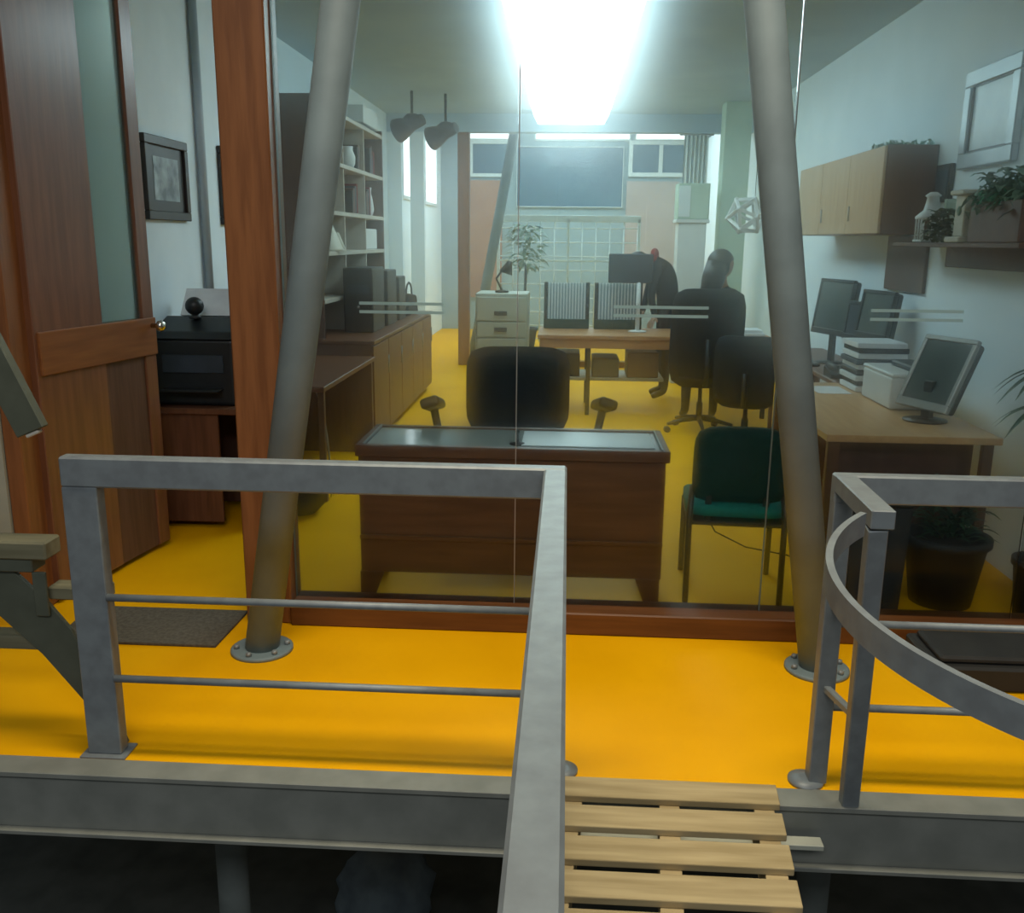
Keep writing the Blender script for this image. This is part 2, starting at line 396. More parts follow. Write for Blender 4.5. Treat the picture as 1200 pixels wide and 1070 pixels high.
t = thing('railing', 'right grey steel railing with a curved handrail sweeping out', 'railing', (.80, yl, 0))
xr = .815
MB().bar((xr, yl, .008), (xr, yl, .92), .055, .05, (0, 1, 0)).build('post', 'rail_paint', t)
NP0, NP1 = Vector((.885, 2.535, .0)), Vector((.80, 2.30, .948))
MB().bar(NP0, NP1, .05, .04, (0, 1, 0)).build('post', 'rail_paint', t)
MB().box((xr - .03, yl - .025, .915), (2.6, yl + .02, 1.0), .005).build('top_rail', 'rail_paint', t)
MB().bar((2.5, yl, 0), (2.5, yl, .92), .055, .05, (0, 1, 0)).build('post', 'rail_paint', t)
MB().bar((xr, yl - .02, .975), (.805, 2.27, .975), .06, .05).build('return_rail', 'rail_paint', t)
for z in (.54, .265): round_bar((xr, yl - .01, z), (2.55, yl - .01, z)).build('mid_bar', 'rail_paint', t)
for z in (.60, .33):
    q = NP0.lerp(NP1, z / .948)
    MB().bar((xr, yl - .01, z), q, .022, .022).build('brace', 'rail_paint', t)
MB().lathe([(.055, 0), (.055, .01), (.02, .016)], (.785, yl, 0), 20).build('base_plate', 'rail_paint', t)
pts = []
cx, cy, rr, a0, sl = 1.146, 1.847, .568, 2.3467, .0859
for i in range(64):
    u = 3.0 * i / 63
    pts.append((cx + rr * math.cos(a0 + u), cy + rr * math.sin(a0 + u), 1.0 - sl * rr * u))
MB().ribbon(pts, .016, .06).build('curved_handrail', 'rail_paint', t)
p2 = pts[-1]
MB().tube([(p2[0], p2[1], p2[2] - .05), (p2[0], p2[1], -.1)], .015).build('post', 'rail_paint', t)

# ------------------------------------------------------------------ pallet bridge
t = thing('pallet', 'pale wooden pallet laid as a footbridge to the yellow platform', 'pallet', (.35, 2.0, 0), rz=0)
def sh(y): return .09 * (y - 2.57)
for k in range(14):
    y1 = 2.578 - k * .146; y0 = y1 - .104
    MB().prism([(.02 + sh(y0), y0), (.675 + sh(y0), y0), (.675 + sh(y1), y1), (.02 + sh(y1), y1)], .008, .03, 'z', .003).build('board', 'pallet_wood', t)
for x in (.06, .35, .63):
    a, b = (.62, 2.49)
    MB().prism([(x - .03 + sh(a), a), (x + .03 + sh(a), a), (x + .03 + sh(b), b), (x - .03 + sh(b), b)], -.09, .008, 'z', .003).build('runner', 'pallet_wood', t)

MB().box((.03, 2.455, -.108), (.80, 2.50, -.0905), .002).build('support_bar', 'pale_metal', t, 'pale flat bar under the boards')

# ------------------------------------------------------------------ ladder stair on the left
t = thing('stair', 'olive steel stair end with a wooden tread left of the railing', 'stair', (-1.7, 2.75, 0))
MB().prism([(-1.50, 0), (-1.43, 0), (-1.52, .26), (-1.585, .40), (-1.66, .50), (-1.76, .60), (-1.90, .72), (-2.5, 1.30), (-2.5, 1.08), (-1.82, .44), (-1.69, .31), (-1.53, .10)], 2.71, 2.725, 'y', .002).build('stringer', 'stair_paint', t)
MB().box((-2.6, 2.68, .645), (-1.625, 2.775, .705), .006).build('tread', 'tread_wood', t)
MB().box((-2.6, 2.69, .600), (-1.68, 2.77, .645), .004).build('tread_bearer', 'stair_paint', t)
MB().bar((-1.665, 2.70, .45), (-1.665, 2.70, .600), .045, .012, (0, 1, 0)).build('bracket', 'stair_paint', t)
MB().box((-1.66, 2.728, .495), (-1.47, 2.80, .538), .004).build('tread', 'tread_wood', t)
MB().box((-2.6, 2.728, .315), (-1.69, 2.80, .362), .004).build('tread', 'tread_wood', t)
hp = Vector((-1.645, 2.72, 1.055)); hq = Vector((-2.07, 2.72, 2.055))
MB().bar(hp, hq, .035, .095, (0, 0, 1)).build('handrail', 'stair_paint', t)
dd = (hp - hq).normalized()
MB().bar(hp + dd * .0005, hp + dd * .012, .026, .045, (0, 0, 1)).build('end_cap', 'warm_white', t, 'pale end cap of the handrail')
MB().bar((-1.95, 2.735, .71), (-1.95, 2.735, 1.80), .03, .03, (0, 1, 0)).build('baluster', 'stair_paint', t)

single('doormat', MB().prism([(-2.10, 3.45), (-1.41, 3.45), (-1.40, 3.82), (-2.12, 3.82)], 0, .014, 'z', .004), 'mat_rubber', 'dark grey doormat on the yellow floor at the open door', 'doormat')
single('planter_box', MB().box((1.42, 3.30, .002), (2.4, 3.62, .10), .01).box((1.45, 3.33, .10), (2.37, 3.59, .13), .01), 'pot_dark', 'low dark brown box on the platform outside the right pane', 'box')
for lab, x in (('lower round column under the platform, left of the dark gap', -1.36), ('lower round column under the platform, right of the pallet', 1.06)):
    single('lower_column', MB().tube([(x, 3.35, -3.3), (x, 3.35, -.12)], .065, 20), 'dark_concrete', lab, 'column')
mb = MB()
mb.ball((-1.22, 5.75, -2.98), .40, (.85, .8, .95), 3)
for v in mb.bm.verts:
    n = math.sin(v.co.x * 23) * math.sin(v.co.y * 19 + 1) * math.sin(v.co.z * 17)
    v.co += Vector((.05 * n, .05 * n, .03 * n))
single('sack', mb, 'pale_blue_cloth', 'pale blue crumpled sack in the dark below the platform', 'sack')

# ------------------------------------------------------------------ front desk and its chair
t = thing('desk', 'dark wooden desk with a grey glass top right behind the glass front', 'desk', (-.23, 4.2, 0))
MB().box((-.92, 4.00, .15), (.455, 4.02, .70), .003).build('front_panel', 'desk_wood', t)
MB().box((-.92, 3.985, .31), (.455, 4.00, .33), .002).build('groove_strip', 'desk_wood', t)
fr = MB().box((-.93, 3.98, .70), (.47, 4.015, .752), .003).box((-.93, 4.425, .70), (.47, 4.46, .752), .003)
fr.box((-.93, 4.015, .70), (-.895, 4.425, .752), .003).box((.435, 4.015, .70), (.47, 4.425, .752), .003)
fr.box((-.895, 4.015, .70), (.435, 4.425, .735), .002).build('top_frame', 'desk_wood', t)
MB().box((-.893, 4.017, .735), (.433, 4.423, .744), .001).build('glass_top', 'desk_glass', t)
for x in (-.897, .437): MB().box((x - .004, 4.0, .745), (x + .004, 4.44, .757), .001).build('edge_strip', 'grey_metal', t)
for x0, x1 in ((-.92, -.88), (.40, .455)):
    MB().box((x0, 4.02, .15), (x1, 4.44, .70), .003).build('side_panel', 'desk_wood', t)
for x, s in ((-.905, 1), (.43, -1)):
    for y in (4.0, 4.40):
        MB().prism([(x - .02 * s, 0), (x + .035 * s, 0), (x + .09 * s, .15), (x - .02 * s, .15)], y, y + .035, 'y', .002).build('leg', 'desk_wood', t)
single('desk_pad', MB().box((-.19, 4.06, .7455), (.41, 4.38, .7505), .002), 'blotter', 'pale grey blotter sheet lying on the glass desk top', 'desk pad')
single('pen_stand', MB().lathe([(.035, 0), (.035, .006), (.008, .012), (.006, .05), (.012, .058), (.004, .07)], (-.21, 4.10, .7455), 16), 'black_plastic', 'small black pen stand on the glass top at the pane seam', 'pen stand')

def rounded_slab(w, h, d, bend, n=9):     # padded backrest in the x-z plane, curved in plan
    mb = MB(); rows = []
    for j in range(n):
        v = j / (n - 1) * 2 - 1; row = []
        for i in range(n):
            u = i / (n - 1) * 2 - 1
            uu = u * (1 - .10 * abs(v) ** 6); vv = v * (1 - .12 * abs(u) ** 6)
            row.append((uu * w / 2, bend * u * u, vv * h / 2))
        rows.append(row)
    F = [[mb.bm.verts.new((p[0], p[1] - d / 2 * (1 - .5 * max(abs(i / (n - 1) * 2 - 1), abs(j / (n - 1) * 2 - 1)) ** 4), p[2])) for i, p in enumerate(r)] for j, r in enumerate(rows)]
    B = [[mb.bm.verts.new((p[0], p[1] + d / 2 * (1 - .5 * max(abs(i / (n - 1) * 2 - 1), abs(j / (n - 1) * 2 - 1)) ** 4), p[2])) for i, p in enumerate(r)] for j, r in enumerate(rows)]
    for j in range(n - 1):
        for i in range(n - 1):
            for G, fl in ((F, 0), (B, 1)):
                q = (G[j][i], G[j][i + 1], G[j + 1][i + 1], G[j + 1][i]); f = mb.bm.faces.new(q if not fl else q[::-1]); f.smooth = True
    def edge(a, b):
        for k in range(len(a) - 1):
            f = mb.bm.faces.new((a[k], b[k], b[k + 1], a[k + 1])); f.smooth = True
    edge(F[0], B[0]); edge(B[-1], F[-1]); edge([r[0] for r in B], [r[0] for r in F]); edge([r[-1] for r in F], [r[-1] for r in B])
    return mb
def shift(mb, M): bmesh.ops.transform(mb.bm, matrix=M, verts=mb.bm.verts); return mb
def office_chair(label, loc, rz, bw, bz0, bz1, arms=.36, seat_z=.48, splay=.0):   # faces -y in its own frame, back at +y
    t = thing('office_chair', label, 'chair', loc, None, rz)
    s = rounded_slab(.50, .48, .09, 0)
    shift(s, Matrix.Translation((0, 0, seat_z)) @ Matrix.Rotation(R(90), 4, 'X')).build('seat', 'black_fabric', t, local=True)
    b = rounded_slab(bw, bz1 - bz0, .08, -.05)
    shift(b, Matrix.Translation((0, .25, (bz0 + bz1) / 2)) @ Matrix.Rotation(R(-7), 4, 'X')).build('backrest', 'black_fabric', t, local=True)
    MB().tube([(0, .12, seat_z - .06), (0, .27, seat_z - .05), (0, .31, seat_z + .06), (0, .30, (bz0 + bz1) / 2)], .02).build('back_support', 'black_plastic', t, local=True)
    MB().tube([(0, 0, .10), (0, 0, .26), (0, 0, .262), (0, 0, seat_z - .04)], [.028, .028, .018, .018]).build('gas_column', 'black_plastic', t, local=True)
    for k in range(5):
        a = 2 * math.pi * k / 5 + .3
        lg = MB().tube([(.02 * math.cos(a), .02 * math.sin(a), .12), (.16 * math.cos(a), .16 * math.sin(a), .105), (.30 * math.cos(a), .30 * math.sin(a), .075)], [.026, .02, .014], 8).build('leg', 'black_plastic', t, local=True)
        MB().lathe([(.015, -.022), (.027, -.02), (.027, .02), (.015, .022)], (.30 * math.cos(a), .30 * math.sin(a), .028), 14, Matrix.Rotation(a, 4, 'Z') @ Matrix.Rotation(R(90), 4, 'X')).build('caster', 'black_plastic', lg, local=True)
    if arms:
        for sgn in (-1, 1):
            MB().tube([(sgn * .22, .02, seat_z - .02), (sgn * arms, .0, seat_z), (sgn * (arms + splay), -.02, seat_z + .26)], .022, 10).build('arm_post', 'black_plastic', t, local=True)
            pd = MB().box((-.05, -.16, -.028), (.05, .12, .028), .02, Matrix.Translation((sgn * (arms + splay), -.03, seat_z + .28)) @ Matrix.Rotation(sgn * R(18), 4, 'Y') @ Matrix.Rotation(R(-14), 4, 'X'), 3)
            pd.build('armrest', 'black_plastic', t, local=True)
    return t
office_chair('black office chair with splayed armrests behind the glass-topped desk', (-.245, 4.86, 0), R(4), .57, .60, 1.075, .40, .52, .05)
office_chair('black high-backed office chair in which the person sits', (1.20, 8.20, 0), R(180), .62, .42, 1.27, .0, .50)
office_chair('dark office chair beside the seated person, half behind the right column', (1.46, 7.45, 0), R(165), .50, .38, .95, .0, .46)

# green visitor chair
t = thing('visitor_chair', 'green upholstered visitor chair with black tube legs beside the desk', 'chair', (.82, 4.36, 0), None, R(-4))
s = rounded_slab(.46, .44, .08, 0)
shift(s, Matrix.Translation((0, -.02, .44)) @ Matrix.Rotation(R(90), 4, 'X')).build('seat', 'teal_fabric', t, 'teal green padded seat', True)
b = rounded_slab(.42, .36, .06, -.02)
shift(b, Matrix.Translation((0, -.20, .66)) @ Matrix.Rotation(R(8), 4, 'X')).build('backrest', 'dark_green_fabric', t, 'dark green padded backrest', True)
for sx in (-.215, .215):
    MB().tube([(sx, -.25, .0), (sx, -.235, .42), (sx * .95, -.185, .55)], .014).build('leg', 'black_plastic', t, local=True)
    MB().tube([(sx, .19, .0), (sx, .18, .40)], .014).build('leg', 'black_plastic', t, local=True)
MB().box((-.225, -.24, .375), (.225, .20, .395), .006).build('seat_frame', 'black_plastic', t, local=True)
for sx in (-.13, .13): MB().box((sx - .015, -.21, .39), (sx + .015, -.19, .62), .004).build('back_bracket', 'black_plastic', t, local=True)
cp = [(.72, 4.55, .42), (.73, 4.62, .30), (.80, 4.66, .18), (.95, 4.60, .12), (1.15, 4.55, .10), (1.30, 4.60, .02)]
single('power_cable', MB().tube(cp, .004, 6), 'black_plastic', 'thin black cable sagging behind the green chair to the floor', 'cable')

# ------------------------------------------------------------------ right-hand desks, things on them
t = thing('side_desk', 'tan-topped long desk along the right wall, near end behind the column', 'desk', (1.68, 5.4, 0))
MB().prism([(1.27, 4.45), (2.10, 4.45), (2.10, 6.20), (1.52, 6.20), (1.52, 5.80), (1.27, 5.52)], .715, .75, 'z', .004).build('top', 'desk_top_wood', t)
MB().box((1.29, 4.49, 0), (1.35, 4.53, .715), .003).build('leg', 'cabinet_wood', t)
MB().box((2.03, 4.49, 0), (2.08, 4.53, .715), .003).build('leg', 'cabinet_wood', t)
MB().box((1.35, 4.60, .12), (2.03, 4.62, .715), .003).build('modesty_panel', 'brown_board', t)
MB().box((1.54, 6.12, 0), (2.08, 6.16, .715), .003).build('end_panel', 'cabinet_wood', t)
t = thing('side_desk', 'dark cluttered desk along the right wall behind the tan-topped one', 'desk', (1.85, 7.2, 0))
MB().box((1.80, 6.22, .715), (2.26, 8.3, .75), .006).build('top', 'cabinet_wood', t)
MB().box((1.82, 6.26, 0), (2.24, 6.30, .715), .003).build('end_panel', 'cabinet_wood', t)
MB().box((1.82, 8.22, 0), (2.24, 8.26, .715), .003).build('end_panel', 'cabinet_wood', t)
# monitor on the near desk, leaning back
def monitor(label, loc, rz, w, h, z0, tilt, body, bezel, depth=.05, scr='screen_glass'):
    t = thing('monitor', label, 'monitor', loc, None, rz)
    M = Matrix.Translation((0, 0, z0)) @ Matrix.Rotation(R(-tilt), 4, 'X')
    f = MB()
    for a, b in (((-w / 2, 0, 0), (w / 2, .03, .045)), ((-w / 2, 0, h - .025), (w / 2, .03, h)), ((-w / 2, 0, .045), (-w / 2 + .025, .03, h - .025)), ((w / 2 - .025, 0, .045), (w / 2, .03, h - .025))):
        f.box(a, b, .004, M)
    f.build('bezel', bezel, t, local=True)
    MB().box((-w / 2 + .025, .008, .045), (w / 2 - .025, .02, h - .025), 0, M).build('screen', scr, t, local=True)
    MB().box((-w / 2 + .01, .03, .01), (w / 2 - .01, .03 + depth, h - .01), .012, M).build('rear_shell', body, t, local=True)
    MB().bar((0, .06, .01), (0, .06, z0 + h * .35), .06, .03, (0, 1, 0)).build('stand', body, t, local=True)
    MB().lathe([(.11, 0), (.11, .008), (.04, .018)], (0, .05, 0), 24).build('foot', body, t, local=True)
    return t
monitor('flat monitor with pale bezel leaning back on the tan desk', (1.84, 4.86, .75), R(-68), .36, .40, .07, 24, 'black_plastic', 'grey_metal')
t = thing('printer', 'small white box printer behind the leaning monitor', 'printer', (1.93, 5.45, .75))
MB().box((1.80, 5.18, .753), (2.08, 5.68, .93), .012, None, 2).build('body', 'white_plastic', t)
MB().box((1.80, 5.17, .93), (2.08, 5.69, .95), .006).build('lid', 'white_plastic', t)
MB().box((1.93, 5.2, .95), (2.06, 5.6, .985), .01).build('top_tray', 'black_plastic', t, 'black tray on the lid')
for k in range(9):
    z = .752 + k * .034; o = .012 * math.sin(k * 2.1)
    single('binder', MB().box((1.80 + o, 5.80 + o, z), (2.10 + o, 6.14 + o, z + .032), .004),
           ['paper', 'black_plastic', 'white_plastic', 'black_plastic', 'paper', 'dark_blue', 'paper', 'black_plastic', 'paper'][k],
           ['white paper bundle at the bottom of the stack by the printer', 'black folder second from the bottom of the stack by the printer', 'white folder third from the bottom of the stack by the printer',
            'black folder fourth from the bottom of the stack by the printer', 'white paper bundle in the middle of the stack by the printer', 'dark blue folder just above the middle of the stack by the printer',
            'white paper bundle third from the top of the stack by the printer', 'black folder just below the top of the stack by the printer', 'white paper bundle on top of the stack by the printer'][k],
           'folder', 'folders stacked on the tan desk')
monitor('dark monitor standing above the stack of folders on the right', (2.04, 6.40, .75), R(-76), .38, .33, .27, 8, 'black_plastic', 'black_plastic')
monitor('large dark green monitor on the cluttered desk, nearest the column', (1.99, 7.25, .75), R(-74), .46, .42, .22, 8, 'black_plastic', 'black_plastic')
monitor('small bluish monitor between the dark monitors on the cluttered desk', (2.05, 6.82, .75), R(-74), .24, .28, .22, 6, 'dark_blue', 'black_plastic', scr='dark_blue')
single('keyboard', MB().box((1.82, 7.0, .7515), (1.90, 7.4, .775), .006), 'black_plastic', 'black keyboard on the cluttered desk before the large monitor', 'keyboard')
t = thing('desk_telephone', 'black desk telephone on the near edge of the cluttered desk', 'telephone', (1.90, 6.45, .75))
MB().prism([(6.36, .7515), (6.56, .7515), (6.56, .82), (6.36, .78)], 1.806, 1.925, 'x', .004).build('body', 'black_plastic', t)
MB().box((1.815, 6.36, .80), (1.86, 6.56, .845), .015, None, 2).build('handset', 'black_plastic', t)
single('paper_sheet', MB().box((1.56, 5.72, .7505), (1.76, 6.02, .7525), 0), 'paper', 'white sheet of paper on the far end of the tan desk', 'paper')

# ------------------------------------------------------------------ right wall
t = thing('wall_cabinet', 'tan-doored cabinet hung on the right wall', 'cabinet', (2.1, 7.2, 1.71))
MB().box((1.97, 6.14, 1.71), (2.278, 8.30, 2.25), .004).build('body', 'brown_board', t)
for k in range(3):
    y0 = 6.15 + k * .715
    dr = MB().box((1.95, y0, 1.715), (1.968, y0 + .708, 2.245), .003).build('door', 'tan_board', t, 'tan door')
    MB().tube([(1.935, y0 + .60, 1.80), (1.935, y0 + .60, 1.90)], .006, 8).build('handle', 'grey_metal', dr)
mb = MB()
for k in range(260):
    p = Vector((random.uniform(1.98, 2.26), random.uniform(6.16, 6.6), 2.252))
    mb.leaf(p, (random.uniform(-1, 1), random.uniform(-1, 1), random.uniform(.4, 1.6)), random.uniform(.04, .09), .012, .5, 2)
g = single('tinsel_garland', mb, 'tinsel_pale', 'pale green tinsel heaped on top of the wall cabinet', 'garland')
t = thing('shadow_board', 'narrow brown board painted in as a shadow on the right wall under the wall cabinet', 'board', (2.26, 6.3, 1.35))
MB().box((2.255, 6.12, 1.34), (2.278, 6.85, 1.705), .003).build('board', 'brown_board', t)  # flat brown board stands in for the shelf's shadow on the wall
t = thing('picture_frame', 'wide silver picture frame with a pale print high on the right wall', 'picture', (2.26, 5.4, 2.1))
f = MB(); y0, y1, z0, z1, fw = 5.08, 5.76, 2.07, 2.60, .085
f.box((2.24, y0, z0), (2.279, y1, z0 + fw), .006).box((2.24, y0, z1 - fw), (2.279, y1, z1), .006).box((2.24, y0, z0 + fw), (2.279, y0 + fw, z1 - fw), .006).box((2.24, y1 - fw, z0 + fw), (2.279, y1, z1 - fw), .006)
f.build('frame', 'silver_frame', t)
MB().box((2.262, y0 + fw, z0 + fw), (2.279, y1 - fw, z1 - fw), 0).build('print', 'print_paper', t)
f = MB(); 
for a, b in (((y0 + fw, z0 + fw), (y1 - fw, z0 + fw + .012)), ((y0 + fw, z1 - fw - .006), (y1 - fw, z1 - fw)), ((y0 + fw, z0 + fw + .012), (y0 + fw + .012, z1 - fw - .006)), ((y1 - fw - .012, z0 + fw + .012), (y1 - fw, z1 - fw - .006))):
    f.box((2.252, a[0], a[1]), (2.262, b[0], b[1]), 0)
f.build('inner_edge', 'frame_black', t)
t = thing('picture_frame', 'small dark picture leaning on the wall between cabinet and silver frame', 'picture', (2.25, 5.95, 1.68))
MB().box((2.25, 5.86, 1.90), (2.279, 6.08, 2.12), .004).build('frame', 'frame_black', t)
MB().box((2.246, 5.89, 1.93), (2.25, 6.05, 2.09), 0).build('print', 'dark_blue', t)

t = thing('wall_shelf', 'long brown shelf with a deep fascia on the right wall', 'shelf', (2.14, 5.0, 1.6))
MB().box((2.0, 4.34, 1.635), (2.279, 5.98, 1.66), .004).build('board', 'brown_board', t)
MB().box((2.255, 4.34, 1.52), (2.279, 5.80, 1.635), .004).build('back_rail', 'brown_board', t)
t = thing('planter', 'long brown wooden planter at the near end of the wall shelf', 'planter', (2.13, 4.5, 1.66))
MB().box((2.0, 4.36, 1.661), (2.03, 4.90, 1.85), .004).box((2.22, 4.36, 1.661), (2.25, 4.90, 1.85), .004).box((2.03, 4.87, 1.661), (2.22, 4.90, 1.85), .004)\
    .box((2.03, 4.36, 1.661), (2.22, 4.39, 1.85), .004).box((2.03, 4.39, 1.661), (2.22, 4.87, 1.68), 0).build('box', 'brown_board', t)
MB().box((2.03, 4.39, 1.68), (2.22, 4.87, 1.82), 0).build('soil', 'soil', t)
mb = MB()
for k in range(420):
    y = random.uniform(4.42, 4.93); p = Vector((random.uniform(2.0, 2.25), y, random.uniform(1.80, 1.90 + .10 * math.sin((y - 4.4) * 6))))
    mb.leaf(p, (random.uniform(-1, .6), random.uniform(-1, 1), random.uniform(-.2, 1)), random.uniform(.05, .1), .045, .6, 3)
mb.build('foliage', 'leaf_pale', t)
mb = MB()
for k in range(160):
    p = Vector((random.uniform(1.985, 2.06), random.uniform(4.55, 4.85), random.uniform(1.83, 1.90)))
    mb.leaf(p, (random.uniform(-1, .3), random.uniform(-1, 1), random.uniform(-.7, .7)), random.uniform(.02, .05), .010, .3, 2)
single('tinsel_garland', mb, 'tinsel_green', 'bright green tinsel draped over the front of the shelf planter', 'garland')
t = thing('lantern', 'beige tower-shaped lantern on the wall shelf beside the planter', 'lantern', (2.08, 5.08, 1.66))
MB().box((1.99, 4.99, 1.661), (2.17, 5.17, 1.69), .006).build('base', 'warm_white', t)
MB().box((2.02, 5.02, 1.69), (2.14, 5.14, 1.90), .006).build('body', 'warm_white', t)
MB().box((1.995, 4.995, 1.90), (2.165, 5.165, 1.925), .006).build('cap', 'warm_white', t)
MB().lathe([(.025, 0), (.025, .004), (.012, .01)], (2.02, 5.08, 1.82), 14, Matrix.Rotation(R(-90), 4, 'Y')).build('rosette', 'leaf_pale', t)
t = thing('lantern', 'white open wire lantern at the far end of the wall shelf', 'lantern', (2.08, 5.62, 1.66))
c = Vector((2.08, 5.62, 1.661))
MB().box(c + Vector((-.07, -.07, 0)), c + Vector((.07, .07, .015)), .004).build('base', 'white_plastic', t)
m_ = MB()
for sx in (-.06, -.02, .02, .06):
    for sy in (-.06, .06):
        m_.tube([c + Vector((sx, sy, .015)), c + Vector((sx, sy, .13))], .005, 6)
for sy in (-.02, .02):
    for sx in (-.06, .06): m_.tube([c + Vector((sx, sy, .015)), c + Vector((sx, sy, .13))], .005, 6)
m_.build('cage', 'white_plastic', t)
MB().lathe([(.095, .13), (.095, .145), (.05, .18), (.035, .25), (.05, .26), (.02, .28)], c, 4, Matrix.Rotation(R(45), 4, 'Z')).build('roof', 'white_plastic', t)
mb = MB()
for k in range(200):
    p = Vector((random.uniform(2.0, 2.09), random.uniform(5.24, 5.46), random.uniform(1.665, 1.83)))
    mb.leaf(p, (random.uniform(-1, .6), random.uniform(-1, 1), random.uniform(-.1, 1)), random.uniform(.04, .08), .03, .5, 3)
single('evergreen_sprig', mb, 'leaf_green', 'dark green sprig lying between the two shelf lanterns', 'sprig')
bt = thing('ornament_box', 'dull green upright box behind the white wire lantern', 'box', (2.19, 5.35, 1.66))
MB().box((2.12, 5.53, 1.661), (2.25, 5.56, 1.90), .004).box((2.14, 5.525, 1.68), (2.23, 5.53, 1.88), .002).build('case', 'pale_green', bt)

# ------------------------------------------------------------------ potted plants at the right pane
def pot(t, c, r, h):
    MB().lathe([(r * .72, 0), (r * .95, h * .9), (r * 1.04, h * .9), (r * 1.04, h), (r * .9, h), (r * .88, h * .86), (.01, h * .86)], c, 28).build('pot', 'pot_dark', t)
    MB().lathe([(r * .86, h * .861), (r * .5, h * .89), (.01, h * .885)], c, 20).build('soil', 'soil', t)
t = thing('potted_plant', 'bushy plant in a wide black pot behind the right railing', 'plant', (1.80, 4.24, 0))
pot(t, (1.80, 4.24, 0), .19, .33)
mb = MB()
for k in range(190):
    a = random.uniform(0, 6.28); u = random.uniform(.0, .12)
    mb.leaf((1.80 + u * math.cos(a), 4.20 + u * math.sin(a) * .6, .31 + random.uniform(0, .26)), (math.cos(a), math.sin(a), random.uniform(.5, 1.8)), random.uniform(.08, .15), .026, .55, 4)
mb.build('foliage', 'leaf_green', t)
t = thing('waste_bin', 'tall black bin on the floor left of the bushy pot', 'bin', (1.38, 4.20, 0))
MB().prism([(1.31, 0), (1.55, 0), (1.57, .50), (1.29, .50)], 4.06, 4.34, 'y', .012).build('body', 'pot_dark', t)
MB().box((1.285, 4.05, .50), (1.575, 4.35, .535), .012).build('lid', 'pot_dark', t)
t = thing('potted_palm', 'tall thin-stemmed palm at the right edge behind the glass', 'plant', (2.12, 4.0, 0))
pot(t, (2.12, 4.0, 0), .115, .30)
MB().tube([(2.08, 4.0, .26), (2.05, 4.02, .6), (2.09, 4.05, 1.15)], [.009, .008, .006], 8).build('stem', 'leaf_green', t)
MB().tube([(2.15, 4.0, .26), (2.21, 4.03, 1.2), (2.20, 4.05, 2.36)], [.012, .010, .007], 8).build('stem', 'leaf_green', t)
mb = MB()
for c_, n_, L_ in ((Vector((2.09, 4.05, 1.12)), 6, .26), (Vector((2.07, 4.04, .96)), 5, .22), (Vector((2.20, 4.05, 2.36)), 8, .26), (Vector((2.20, 4.05, 2.24)), 6, .24)):
    for k in range(n_):
        a = math.pi * (.70 + .72 * k / n_)
        mb.leaf(c_, (math.cos(a), math.sin(a) * .9, .25 + .12 * (k % 3)), L_, .035, .75, 6)
mb.build('foliage', 'leaf_green', t)

# ------------------------------------------------------------------ left wall
t = thing('printer_table', 'small brown table inside the open door, under the black printer', 'table', (-2.03, 5.2, 0))
MB().box((-2.345, 5.0, .675), (-1.76, 5.50, .71), .004).build('top', 'cabinet_wood', t)
MB().box((-2.34, 5.02, .04), (-1.95, 5.04, .675), .003).build('front_panel', 'cabinet_wood', t)
MB().box((-1.80, 5.02, 0), (-1.775, 5.48, .675), .003).build('side_panel', 'brown_board', t)
MB().box((-2.34, 5.04, 0), (-2.315, 5.48, .675), .003).build('side_panel', 'brown_board', t)
MB().box((-2.315, 5.45, .04), (-1.80, 5.47, .675), .003).build('back_panel', 'brown_board', t)
t = thing('printer', 'black printer on the small brown table by the open door', 'printer', (-2.09, 5.25, .71))
MB().box((-2.33, 5.08, .712), (-1.86, 5.44, 1.09), .02, None, 3).build('body', 'black_plastic', t)
MB().prism([(5.06, 1.09), (5.42, 1.09), (5.42, 1.18), (5.30, 1.20), (5.10, 1.13)], -2.325, -1.865, 'x', .008).build('lid', 'black_plastic', t)
MB().box((-2.26, 4.985, .80), (-1.93, 5.085, .815), .004).build('output_tray', 'black_plastic', t)
MB().box((-2.27, 5.07, .90), (-1.92, 5.082, 1.0), .002).build('control_panel', 'dark_blue', t)
single('paper_stack', MB().prism([(5.34, 1.20), (5.415, 1.185), (5.50, 1.32), (5.46, 1.35)], -2.26, -1.90, 'x', .002), 'paper', 'white paper standing in the feeder of the black printer', 'paper')
t = thing('webcam', 'small black ball-shaped camera on top of the black printer', 'camera', (-2.14, 5.22, 1.12))
MB().lathe([(.035, -.012), (.035, .0), (.012, .01), (.010, .05)], (-2.13, 5.24, 1.204), 16).build('stand', 'black_plastic', t)
MB().ball((-2.13, 5.24, 1.262), .052, sub=3).build('ball', 'black_plastic', t)
def wall_picture(label, y0, y1, z0, z1):
    t = thing('picture_frame', label, 'picture', (XL, (y0 + y1) / 2, z0), 'framed pictures on the left wall')
    w = .05; x0, x1 = XL + .001, XL + .03; f = MB()
    f.box((x0, y0, z0), (x1, y1, z0 + w), .004).box((x0, y0, z1 - w), (x1, y1, z1), .004).box((x0, y0, z0 + w), (x1, y0 + w, z1 - w), .004).box((x0, y1 - w, z0 + w), (x1, y1, z1 - w), .004)
    f.build('frame', 'frame_black', t)
    MB().box((x0, y0 + w, z0 + w), (x0 + .012, y1 - w, z1 - w), 0).build('mount', 'frame_black', t)
    m = .075
    MB().box((x0 + .012, y0 + w + m, z0 + w + m * .8), (x0 + .014, y1 - w - m, z1 - w - m * .8), 0).build('print', 'photo_print', t)
wall_picture('dark framed picture on the white wall, seen through the open door', 5.17, 5.76, 1.74, 2.20)
wall_picture('dark framed picture half hidden behind the wooden post', 6.32, 6.92, 1.73, 2.24)
single('conduit', MB().tube([(XL + .03, 5.98, 1.28), (XL + .03, 5.98, ZC)], .026, 14), 'conduit_paint', 'grey vertical pipe on the white wall between the pictures', 'pipe')

